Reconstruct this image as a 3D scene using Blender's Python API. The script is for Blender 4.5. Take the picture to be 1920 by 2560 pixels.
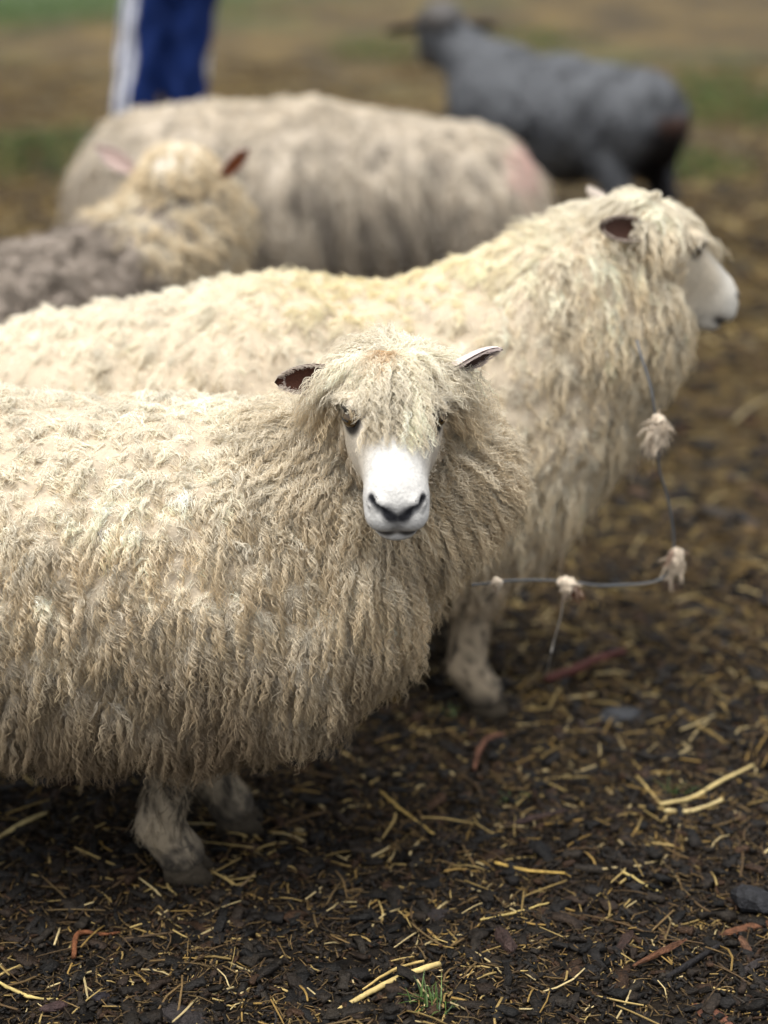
import bpy, math
import numpy as np
from mathutils import Matrix, Vector

# ------------------------------------------------------------------ camera, sky, sun, exposure
for o in list(bpy.data.objects):
    bpy.data.objects.remove(o)
scene = bpy.context.scene
C = scene.collection
PITCH, CAM_H = math.radians(20.0), 1.35
cam_data = bpy.data.cameras.new('camera')
cam_data.sensor_fit = 'VERTICAL'
cam_data.sensor_height = 36.0
cam_data.lens = 63.3
cam_data.clip_start, cam_data.clip_end = 0.05, 400
cam_data.dof.use_dof = True
cam_data.dof.focus_distance = 2.26
cam_data.dof.aperture_fstop = 1.8
cam = bpy.data.objects.new('camera', cam_data)
cam.location = (0, 0, CAM_H)
cam.rotation_euler = (math.pi / 2 - PITCH, 0, 0)
C.objects.link(cam)
scene.camera = cam

world = bpy.data.worlds.new('World')
scene.world = world
world.use_nodes = True
wn = world.node_tree
bg = wn.nodes['Background']
sky = wn.nodes.new('ShaderNodeTexSky')
sky.sky_type = 'NISHITA'
sky.sun_disc = False
SUN_EL, SUN_ROT = math.radians(76), math.radians(-140)
sky.sun_elevation = SUN_EL
sky.sun_rotation = SUN_ROT
sky.dust_density = 4.0
sky.air_density = 1.0
hs = wn.nodes.new('ShaderNodeHueSaturation')       # an overcast sky is nearly grey
hs.inputs['Saturation'].default_value = 0.25
wn.links.new(sky.outputs[0], hs.inputs['Color'])
wn.links.new(hs.outputs[0], bg.inputs['Color'])
bg.inputs['Strength'].default_value = 0.15

sun_data = bpy.data.lights.new('sun', 'SUN')
sun_data.energy = 1.5
sun_data.angle = math.radians(50)
sun_data.color = (1.0, 0.98, 0.92)
sun = bpy.data.objects.new('sun', sun_data)
# sky rotation 0 points to +Y and turns clockwise seen from above
sdir = Vector((math.sin(SUN_ROT) * math.cos(SUN_EL), math.cos(SUN_ROT) * math.cos(SUN_EL), math.sin(SUN_EL)))
sun.rotation_euler = sdir.to_track_quat('Z', 'Y').to_euler()
sun.location = (0, 0, 8)
C.objects.link(sun)

scene.view_settings.view_transform = 'Standard'
scene.view_settings.look = 'None'
scene.view_settings.gamma = 1
scene.view_settings.exposure = 0.68
scene.render.engine = 'CYCLES'
cy = scene.cycles
cy.max_bounces = 8
cy.diffuse_bounces = 3
cy.glossy_bounces = 2
cy.transmission_bounces = 4
cy.use_denoising = True
cy.use_adaptive_sampling = True
cy.adaptive_threshold = 0.025
scene.cycles_curves.shape = 'RIBBONS'
scene.cycles_curves.subdivisions = 2

rng = np.random.default_rng(7)
f32 = np.float32

# ------------------------------------------------------------------ helpers
def unit(v):
    v = np.asarray(v, float)
    return v / np.maximum(np.linalg.norm(v, axis=-1, keepdims=True), 1e-9)

class Wobble:
    """smooth pseudo noise in about -1..1: a sum of sines in random directions"""
    def __init__(self, seed, scale, n=9):
        r = np.random.default_rng(seed)
        self.k = unit(r.normal(size=(n, 3))) * (r.uniform(0.6, 1.7, (n, 1)) * 2 * math.pi / scale)
        self.p = r.uniform(0, 6.283, n)
        self.n = n
    def __call__(self, P, stretch=(1, 1, 1)):
        return np.sin((P * np.array(stretch)) @ self.k.T + self.p).sum(1) / math.sqrt(self.n / 2) * 0.6

def smooth(a, b, x):
    t = np.clip((x - a) / (b - a), 0, 1)
    return t * t * (3 - 2 * t)

def mixc(a, b, t):
    a, b = np.asarray(a, float), np.asarray(b, float)
    return a + (b - a) * np.asarray(t)[..., None]

def empty(name, loc, label=None, cat=None, group=None):
    o = bpy.data.objects.new(name, None)
    o.empty_display_size = 0.1
    o.location = loc
    C.objects.link(o)
    tag(o, label, cat, group)
    return o

def tag(o, label=None, cat=None, group=None, kind=None):
    if label: o['label'] = label
    if cat: o['category'] = cat
    if group: o['group'] = group
    if kind: o['kind'] = kind
    return o

def mesh_obj(name, V, F, mat, parent=None, cols=None, smooth_shade=True, origin=None):
    V = np.asarray(V, float)
    if parent is not None:
        V = V - np.array(parent['_org'] if '_org' in parent else parent.location)
    elif origin is not None:
        V = V - np.asarray(origin)
    me = bpy.data.meshes.new(name)
    if isinstance(F, np.ndarray):
        nf, k = F.shape
        me.vertices.add(len(V))
        me.vertices.foreach_set('co', V.astype(f32).ravel())
        me.loops.add(nf * k)
        me.loops.foreach_set('vertex_index', F.astype(np.int32).ravel())
        me.polygons.add(nf)
        me.polygons.foreach_set('loop_start', (np.arange(nf) * k).astype(np.int32))
        me.update(calc_edges=True)
    else:
        me.from_pydata(V.tolist(), [], F)
    if cols is not None:
        a = me.attributes.new('col', 'FLOAT_COLOR', 'POINT')
        c4 = np.ones((len(V), 4), f32)
        c4[:, :3] = cols
        a.data.foreach_set('color', c4.ravel())
    if smooth_shade:
        me.polygons.foreach_set('use_smooth', np.ones(len(me.polygons), bool))
    me.materials.append(mat)
    o = bpy.data.objects.new(name, me)
    C.objects.link(o)
    if parent is not None:
        o.parent = parent
    elif origin is not None:
        o.location = origin
    return o

def hair_obj(name, batches, mat, parent):
    """batches of (P (n, k, 3) strands in world space, rad (n, k), cols (n, k, 3)) become one curves object"""
    hc = bpy.data.hair_curves.new(name)
    sizes = []
    for P, _, _ in batches:
        sizes += [P.shape[1]] * P.shape[0]
    hc.add_curves(sizes)
    off = np.array(parent.location)
    pos = np.concatenate([(P - off).astype(f32).reshape(-1) for P, _, _ in batches])
    hc.attributes['position'].data.foreach_set('vector', pos)
    a = hc.attributes.get('radius') or hc.attributes.new('radius', 'FLOAT', 'POINT')
    a.data.foreach_set('value', np.concatenate([r_.astype(f32).reshape(-1) for _, r_, _ in batches]))
    a = hc.attributes.new('col', 'FLOAT_COLOR', 'POINT')
    c4 = np.ones((sum(sizes), 4), f32)
    c4[:, :3] = np.concatenate([c_.reshape(-1, 3) for _, _, c_ in batches])
    a.data.foreach_set('color', c4.ravel())
    hc.materials.append(mat)
    o = bpy.data.objects.new(name, hc)
    C.objects.link(o)
    o.parent = parent
    return o

# ------------------------------------------------------------------ materials
def new_mat(name):
    m = bpy.data.materials.new(name)
    m.use_nodes = True
    nt = m.node_tree
    return m, nt, nt.nodes['Principled BSDF']

def attr_mat(name, rough=0.8, spec=0.3, bump=0, bscale=200, sss=0, noise_mix=0.0):
    m, nt, b = new_mat(name)
    at = nt.nodes.new('ShaderNodeAttribute')
    at.attribute_name = 'col'
    src = at.outputs['Color']
    tc = nt.nodes.new('ShaderNodeTexCoord')
    if noise_mix:
        nz = nt.nodes.new('ShaderNodeTexNoise')
        nz.inputs['Scale'].default_value = bscale * 0.6
        nz.inputs['Detail'].default_value = 5
        nt.links.new(tc.outputs['Object'], nz.inputs['Vector'])
        mr = nt.nodes.new('ShaderNodeMapRange')
        mr.inputs['From Min'].default_value, mr.inputs['From Max'].default_value = 0.25, 0.75
        mr.inputs['To Min'].default_value, mr.inputs['To Max'].default_value = 1 - noise_mix, 1 + noise_mix
        nt.links.new(nz.outputs['Fac'], mr.inputs['Value'])
        mx = nt.nodes.new('ShaderNodeVectorMath')
        mx.operation = 'SCALE'
        nt.links.new(src, mx.inputs[0])
        nt.links.new(mr.outputs[0], mx.inputs['Scale'])
        src = mx.outputs[0]
    nt.links.new(src, b.inputs['Base Color'])
    b.inputs['Roughness'].default_value = rough
    b.inputs['Specular IOR Level'].default_value = spec
    if bump:
        n2 = nt.nodes.new('ShaderNodeTexNoise')
        n2.inputs['Scale'].default_value = bscale
        n2.inputs['Detail'].default_value = 6
        nt.links.new(tc.outputs['Object'], n2.inputs['Vector'])
        bp = nt.nodes.new('ShaderNodeBump')
        bp.inputs['Strength'].default_value = bump
        bp.inputs['Distance'].default_value = 0.004
        nt.links.new(n2.outputs['Fac'], bp.inputs['Height'])
        nt.links.new(bp.outputs[0], b.inputs['Normal'])
    return m

def wool_mat(name, trans=0.2):
    m = bpy.data.materials.new(name)
    m.use_nodes = True
    nt = m.node_tree
    for n in list(nt.nodes):
        nt.nodes.remove(n)
    out = nt.nodes.new('ShaderNodeOutputMaterial')
    at = nt.nodes.new('ShaderNodeAttribute')
    at.attribute_name = 'col'
    d = nt.nodes.new('ShaderNodeBsdfDiffuse')
    t = nt.nodes.new('ShaderNodeBsdfTranslucent')
    mx = nt.nodes.new('ShaderNodeMixShader')
    mx.inputs[0].default_value = trans
    nt.links.new(at.outputs['Color'], d.inputs['Color'])
    nt.links.new(at.outputs['Color'], t.inputs['Color'])
    nt.links.new(d.outputs[0], mx.inputs[1])
    nt.links.new(t.outputs[0], mx.inputs[2])
    nt.links.new(mx.outputs[0], out.inputs['Surface'])
    return m

M_WOOL = wool_mat('wool_fibre')
M_SKIN = attr_mat('sheep_skin', 0.8, 0.2, 0.4, 260, noise_mix=0.12)
M_HORN = attr_mat('hoof_horn', 0.8, 0.12, 0.8, 120, noise_mix=0.5)
M_EAR = attr_mat('ear_skin', 0.75, 0.2, 0.4, 300, noise_mix=0.15)
M_CHIP = attr_mat('bark_chip', 0.6, 0.2, 1.0, 260, noise_mix=0.5)
M_STRAW = attr_mat('straw_stem', 0.65, 0.18, 0.2, 300, noise_mix=0.25)
M_GRASS = attr_mat('grass_blade', 0.5, 0.4)
M_CLOTH = attr_mat('tracksuit_cloth', 0.7, 0.25, 0.3, 60, noise_mix=0.08)

def plain_mat(name, col, rough=0.5, spec=0.5, metal=0.0):
    m, nt, b = new_mat(name)
    b.inputs['Base Color'].default_value = (*col, 1)
    b.inputs['Roughness'].default_value = rough
    b.inputs['Specular IOR Level'].default_value = spec
    b.inputs['Metallic'].default_value = metal
    nz = nt.nodes.new('ShaderNodeTexNoise')
    nz.inputs['Scale'].default_value = 180
    mr = nt.nodes.new('ShaderNodeMapRange')
    mr.inputs['To Min'].default_value, mr.inputs['To Max'].default_value = max(rough - 0.08, 0.02), rough + 0.08
    nt.links.new(nz.outputs['Fac'], mr.inputs['Value'])
    nt.links.new(mr.outputs[0], b.inputs['Roughness'])
    return m

# ------------------------------------------------------------------ implicit bodies: smooth union + surface nets
def frame(fwd, up=(0, 0, 1)):
    f = unit(fwd); u = np.asarray(up, float)
    u = unit(u - f * (u @ f)); l = np.cross(u, f)
    return np.stack([f, l, u])            # rows: forward, left, up

def ell(c, r, R=None, k=0.02, op='u'):
    return ('e', np.array(c, float), np.array(r, float), None if R is None else np.array(R, float), k, op)

def rc(a, b, ra, rb, k=0.02, op='u'):
    return ('c', np.array(a, float), np.array(b, float), (ra, rb), k, op)

def sdf(prims, P):
    d = np.full(len(P), 9.0)
    for kind, a, b, c, k, op in prims:
        if kind == 'e':
            q = P - a
            if c is not None:
                q = q @ c.T
            q1 = q / b
            k0 = np.sqrt((q1 * q1).sum(1))
            k1 = np.sqrt(((q1 / b) ** 2).sum(1))
            e = k0 * (k0 - 1) / np.maximum(k1, 1e-6)
        else:
            ab = b - a
            t = np.clip(((P - a) @ ab) / (ab @ ab), 0, 1)
            q = P - a - t[:, None] * ab
            e = np.sqrt((q * q).sum(1)) - (c[0] + (c[1] - c[0]) * t)
        if op == 'u':
            h = np.clip(0.5 + 0.5 * (d - e) / k, 0, 1)
            d = d + (e - d) * h - k * h * (1 - h)
        else:
            h = np.clip(0.5 - 0.5 * (d + e) / k, 0, 1)
            d = d + (-e - d) * h + k * h * (1 - h)
    return d

def bounds(prims, pad):
    lo, hi = np.full(3, 9e9), np.full(3, -9e9)
    for kind, a, b, c, k, op in prims:
        if op != 'u':
            continue
        if kind == 'e':
            r = max(b); lo = np.minimum(lo, a - r); hi = np.maximum(hi, a + r)
        else:
            r = max(c); lo = np.minimum(lo, np.minimum(a, b) - r); hi = np.maximum(hi, np.maximum(a, b) + r)
    return lo - pad, hi + pad

def polygonise(prims, h, disp=None):
    f = (lambda P: sdf(prims, P)) if disp is None else (lambda P: sdf(prims, P) - disp(P))
    lo, hi = bounds(prims, 4 * h + 0.02)
    B = 8
    nb = np.ceil((hi - lo) / (h * B)).astype(int) + 1
    n = nb * B
    bi = np.stack(np.meshgrid(*[np.arange(k) for k in nb], indexing='ij'), -1).reshape(-1, 3)
    bc = lo + (bi * B + (B - 1) / 2) * h
    db = f(bc)
    act = np.abs(db) < h * B * 1.25 + 0.012
    V = np.repeat(np.repeat(np.repeat(db.reshape(nb), B, 0), B, 1), B, 2).astype(f32)
    ai = bi[act]
    off = np.stack(np.meshgrid(*[np.arange(B)] * 3, indexing='ij'), -1).reshape(-1, 3)
    gi = (ai[:, None, :] * B + off[None]).reshape(-1, 3)
    for s in range(0, len(gi), 400000):
        g = gi[s:s + 400000]
        V[g[:, 0], g[:, 1], g[:, 2]] = f(lo + g * h)
    S = V < 0
    cnt = np.zeros(tuple(n - 1), np.int8)
    for i in (0, 1):
        for j in (0, 1):
            for k in (0, 1):
                cnt += S[i:n[0] - 1 + i, j:n[1] - 1 + j, k:n[2] - 1 + k]
    cells = np.argwhere((cnt > 0) & (cnt < 8))
    idx = np.full(tuple(n - 1), -1, np.int32)
    idx[cells[:, 0], cells[:, 1], cells[:, 2]] = np.arange(len(cells))
    corners = np.array([[i, j, k] for i in (0, 1) for j in (0, 1) for k in (0, 1)])
    cv = np.stack([V[tuple((cells + c).T)] for c in corners], 1)
    acc = np.zeros((len(cells), 3)); w = np.zeros(len(cells))
    for a in range(8):
        for b in range(a + 1, 8):
            if abs(corners[a] - corners[b]).sum() != 1:
                continue
            va, vb = cv[:, a], cv[:, b]
            x = (va < 0) != (vb < 0)
            t = np.where(x, va / np.where(x, va - vb, 1), 0)
            acc += np.where(x[:, None], corners[a] + t[:, None] * (corners[b] - corners[a]), 0)
            w += x
    P = lo + (cells + acc / w[:, None]) * h
    quads = []
    for ax in range(3):
        o1, o2 = (ax + 1) % 3, (ax + 2) % 3
        sl = [slice(None)] * 3; sh = [slice(None)] * 3
        sl[ax] = slice(0, n[ax] - 1); sh[ax] = slice(1, n[ax])
        A, Bv = S[tuple(sl)], S[tuple(sh)]
        for flip, M in ((False, A & ~Bv), (True, ~A & Bv)):
            e = np.argwhere(M)
            e = e[(e[:, o1] > 0) & (e[:, o2] > 0) & (e[:, o1] < n[o1] - 1) & (e[:, o2] < n[o2] - 1)]
            q = []
            for d1, d2 in ((0, 0), (-1, 0), (-1, -1), (0, -1)):
                c = e.copy(); c[:, o1] += d1; c[:, o2] += d2
                q.append(idx[c[:, 0], c[:, 1], c[:, 2]])
            q = np.stack(q, 1)
            quads.append(q[:, ::-1] if flip else q)
    Q = np.concatenate(quads)
    Q = Q[(Q >= 0).all(1)]
    return P, Q

def grad(prims, P, e=0.002):
    g = np.stack([sdf(prims, P + np.eye(3)[i] * e) - sdf(prims, P - np.eye(3)[i] * e) for i in range(3)], 1)
    return unit(g)

def sample_surface(V, Q, n, r):
    T = np.concatenate([Q[:, [0, 1, 2]], Q[:, [0, 2, 3]]])
    a, b, c = V[T[:, 0]], V[T[:, 1]], V[T[:, 2]]
    ar = np.linalg.norm(np.cross(b - a, c - a), axis=1)
    t = r.choice(len(T), n, p=ar / ar.sum())
    u, v = r.random(n), r.random(n)
    m = u + v > 1
    u[m], v[m] = 1 - u[m], 1 - v[m]
    return a[t] + u[:, None] * (b[t] - a[t]) + v[:, None] * (c[t] - a[t]), ar.sum() / 2

def thin(P, s, r):
    """keep about one point in every voxel of size s"""
    k = np.floor(P / s + r.random(3)).astype(np.int64)
    key = (k[:, 0] * 73856093) ^ (k[:, 1] * 19349663) ^ (k[:, 2] * 83492791)
    _, i = np.unique(key, return_index=True)
    return i

def tangent(D, N):
    return unit(D - N * (D * N).sum(1, keepdims=True))

# ------------------------------------------------------------------ wool
def grow(P, N, D, L, lift, amp, cyc, ns, r0, k, croot, ctip, rad, r, clump=0.8, sag=0.18, tip_pull=None, frizz=0.25, jl=0.3):
    """locks of ns wavy strands: P root, N normal, D lying direction, L length; returns strands, radii, colours"""
    n = len(P)
    t = np.linspace(0, 1, k)
    Z = np.array([0, 0, -1.0])
    e1 = unit(np.cross(D, N))
    ph = r.uniform(0, 6.283, n)
    s = np.repeat(np.arange(n), ns)
    m = len(s)
    len_s = L[s] * r.uniform(1 - jl, 1 + jl * 0.5, m)
    ang, rr = r.uniform(0, 6.283, m), np.sqrt(r.random(m)) * r0
    root_off = (np.cos(ang) * rr)[:, None] * e1[s] + (np.sin(ang) * rr)[:, None] * D[s]
    tt = t[None, :]
    out_f = (1 - np.exp(-3.2 * tt)) * lift[s][:, None]
    lie_f = tt ** 1.35 * np.sqrt(np.maximum(1 - 0.5 * lift[s][:, None] ** 2, 0.2))
    X = P[s][:, None, :] - N[s][:, None, :] * 0.006 + root_off[:, None, :] * (1 - clump * smooth(0, 0.75, tt))[..., None]
    Ls = len_s[:, None, None]
    X = X + Ls * (N[s][:, None, :] * out_f[..., None] + D[s][:, None, :] * lie_f[..., None]) + Ls * sag * (tt ** 2)[..., None] * Z
    if tip_pull is not None:
        X = X + tip_pull[s][:, None, :] * (tt ** 1.2)[..., None]
    phs = ph[s] + r.normal(0, 0.38, m)
    cy_ = cyc[s] * r.uniform(0.9, 1.1, m)
    ramp = smooth(0, 0.4, tt) * amp[s][:, None]
    w = 6.283 * cy_[:, None] * tt ** 0.9 + phs[:, None]
    X = X + (np.cos(w) * ramp)[..., None] * e1[s][:, None, :] + (0.8 * np.sin(w) * ramp)[..., None] * N[s][:, None, :]
    fz = np.cumsum(r.normal(0, 1, (m, k, 3)), 1) * (amp[s] * frizz)[:, None, None] * 0.35
    X = X + fz * tt[..., None]
    R = rad * r.uniform(0.7, 1.25, (m, 1)) * (1 - 0.6 * tt ** 2)
    c = croot[s][:, None, :] + (ctip - croot)[s][:, None, :] * (tt ** 0.8)[..., None]
    c = c * r.uniform(0.86, 1.1, (m, 1, 1))
    return X, R, np.clip(c, 0.005, 0.95)

class Strands:
    def __init__(self):
        self.b = []
    def add(self, t):
        self.b.append(t)
    def build(self, name, mat, parent):
        return hair_obj(name, self.b, mat, parent)

# ------------------------------------------------------------------ sheep
NOSE_LINE = [(.106, .031, .018), (.116, .021, .008), (.123, .009, 0.000), (.126, 0, -.003)]
PHIL = [(.126, 0, -.003), (.122, 0, -.024)]
MOUTH = [(.085, .036, -.027), (.108, .02, -.031), (.118, 0, -.030)]

def poly_dist(q, line):
    d = np.full(len(q), 9.0)
    for a, b in zip(line[:-1], line[1:]):
        a, b = np.array(a), np.array(b)
        ab = b - a
        t = np.clip(((q - a) @ ab) / (ab @ ab), 0, 1)
        d = np.minimum(d, np.linalg.norm(q - a - t[:, None] * ab, axis=1))
    return d

def face_colour(q, base=(.66, .64, .60), nose=(.022, .022, .026), eye=(.006, .058, .066), lid=1.0):
    """colour of the short-haired face, q in the head frame"""
    qa = q.copy(); qa[:, 1] = np.abs(qa[:, 1])
    c = np.tile(np.array(base), (len(q), 1))
    bs = np.array(base) / .66
    c = mixc(c, bs * (.64, .55, .42), 0.55 * smooth(.03, -.05, q[:, 0]) )
    c = mixc(c, bs * (.62, .53, .40), 0.6 * smooth(.022, .045, qa[:, 1]) * smooth(.10, .05, q[:, 0]))
    dn = np.minimum(poly_dist(qa, NOSE_LINE), poly_dist(qa, PHIL) + .0036)
    dn = dn / (.62 + .55 * smooth(.024, .004, qa[:, 1]))
    c = mixc(c, bs * (.17, .17, .18), 0.85 * smooth(.016, .006, dn))
    c = mixc(c, nose, smooth(.0092, .0050, dn))
    dm = poly_dist(qa, MOUTH)
    c = mixc(c, bs * (.40, .38, .36), 0.6 * smooth(.018, .006, dm) * (q[:, 2] > -.031))
    c = mixc(c, (.05, .045, .045), 0.9 * smooth(.009, .004, dm))
    de = np.linalg.norm((qa - np.array(eye)) / np.array([1.2, 1, 1]), axis=1)
    c = mixc(c, (.04, .035, .03), lid * smooth(.027 * lid, .017 * lid, de))
    return c

SNOUT = 1.13
def head_prims(O, R, s=1.0):
    W = lambda p: O + np.array((p[0] * (SNOUT if p[0] > 0 else 1), p[1], p[2])) * s @ R
    pr = []
    def e(c, r, k=.02, op='u'): pr.append(ell(W(c), np.array(r) * s, R, k * s, op))
    def q(a, b, ra, rb, k=.02, op='u'): pr.append(rc(W(a), W(b), ra * s, rb * s, k * s, op))
    e((-.060, 0, .062), (.085, .066, .060))
    q((-.01, 0, .050), (.080, 0, .012), .054, .0365)
    e((.088, 0, .002), (.034, .0375, .032), .015)
    q((-.055, 0, .0), (.07, 0, -.018), .052, .028, .025)
    e((.083, 0, -.036), (.028, .026, .013), .012)
    for y in (-1, 1):
        e((.100, y * .016, -.010), (.021, .0215, .020), .010)
        e((.104, y * .020, .012), (.016, .014, .010), .008)
        e((-.03, y * .032, .025), (.050, .026, .045))
        e((-.004, y * .052, .082), (.024, .014, .013), .012)
        q((.108, y * .030, .016), (.117, y * .020, .006), .0035, .0045, .004, 's')
        q((.117, y * .020, .006), (.126, y * .007, -.002), .0042, .003, .004, 's')
        q((.088, y * .036, -.0275), (.110, y * .020, -.031), .0030, .0032, .004, 's')
        q((.110, y * .020, -.031), (.121, 0, -.0295), .0032, .0035, .004, 's')
        e((.010, y * .066, .066), (.017, .012, .0115), .006, 's')
    q((.128, 0, -.003), (.124, 0, -.022), .0025, .0025, .003, 's')
    return pr

def leg_prims(J, hoof_dir, s=1.0):
    """J: four joints shoulder/knee/fetlock/foot"""
    r = [.072, .039, .029, .034, .034]
    pr = [rc(J[i], J[i + 1], r[i] * s, r[i + 1] * s, .02) for i in range(len(J) - 1)]
    pr.append(ell(J[1], np.array([.042, .040, .045]) * s, None, .015))
    return pr

def ear_mesh(base, d, open_n, L, W, cup=0.5):
    """closed, cupped leaf: base point, pointing direction d, opening faces open_n"""
    R = frame(d, open_n)
    nu, nv = 15, 9
    V = []
    for layer in (0, 1):
        for i in range(nu):
            u = i / (nu - 1)
            w = W * (0.34 + 1.15 * u ** 0.7) * (1 - u ** 2.6) ** 0.62 * 0.72
            for j in range(nv):
                v = j / (nv - 1) * 2 - 1
                a = v * (1.35 - 0.75 * u)
                yy = w * math.sin(a * 0.85) / math.sin(0.85 * 1.35) * 1.1
                zz = -w * cup * 1.6 * math.cos(a) + w * cup * 0.6 - 0.10 * L * u * u
                th = (0.0040 * (1 - abs(v) ** 3) * (1 - u ** 4) + 0.0006) * (1 if layer else -1)
                V.append((L * u, yy, zz + th))
    V = np.array(V)
    F = []
    n1 = nu * nv
    for i in range(nu - 1):
        for j in range(nv - 1):
            a = i * nv + j
            F.append((a, a + nv, a + nv + 1, a + 1))
            F.append((n1 + a, n1 + a + 1, n1 + a + nv + 1, n1 + a + nv))
    ring = [j for j in range(nv)] + [i * nv + nv - 1 for i in range(1, nu)] + [(nu - 1) * nv + j for j in range(nv - 2, -1, -1)] + [i * nv for i in range(nu - 2, 0, -1)]
    for a, b in zip(ring, ring[1:] + ring[:1]):
        F.append((a, b, n1 + b, n1 + a))
    return np.asarray(base) + V @ R, F, V, R

def uv_sphere(c, r, R=np.eye(3), nu=20, nv=12):
    V, F = [], []
    for j in range(nv + 1):
        th = math.pi * j / nv
        for i in range(nu):
            p = 2 * math.pi * i / nu
            V.append((math.sin(th) * math.cos(p), math.sin(th) * math.sin(p), math.cos(th)))
    for j in range(nv):
        for i in range(nu):
            a, b = j * nu + i, j * nu + (i + 1) % nu
            F.append((a, a + nu, b + nu, b))
    return np.asarray(c) + (np.array(V) * np.asarray(r)) @ R, np.array(F)

def hoof_mesh(c, d):
    """cloven hoof: two toes, ground at z of c"""
    R = frame((d[0], d[1], 0))
    V, F = [], []
    for sgn in (-1, 1):
        b = len(V)
        prof = [(0.000, 1.0, 0.0), (0.016, 0.97, 0.0), (0.034, 0.80, -0.006), (0.045, 0.55, -0.008)]
        n = 12
        for z, sc, dx in prof:
            for i in range(n):
                a = 2 * math.pi * i / n
                x = math.cos(a) * 0.030 * sc + (0.012 if math.cos(a) > 0 else 0) * (1 - z / 0.05) + dx
                y = math.sin(a) * 0.0155 * sc * (1 - 0.35 * max(math.cos(a), 0)) + sgn * 0.0165
                V.append((x, y, z))
        for k in range(3):
            for i in range(n):
                a0, a1 = b + k * n + i, b + k * n + (i + 1) % n
                F.append((a0, a1, a1 + n, a0 + n))
        F.append(tuple(b + i for i in range(n))[::-1])
        F.append(tuple(b + 3 * n + i for i in range(n)))
    return np.asarray(c) + np.array(V) @ R, F

M_EYE = plain_mat('eye_amber', (.085, .050, .016), 0.08, 0.6)
M_PUPIL = plain_mat('eye_pupil', (.004, .004, .005), 0.08, 0.6)

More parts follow.
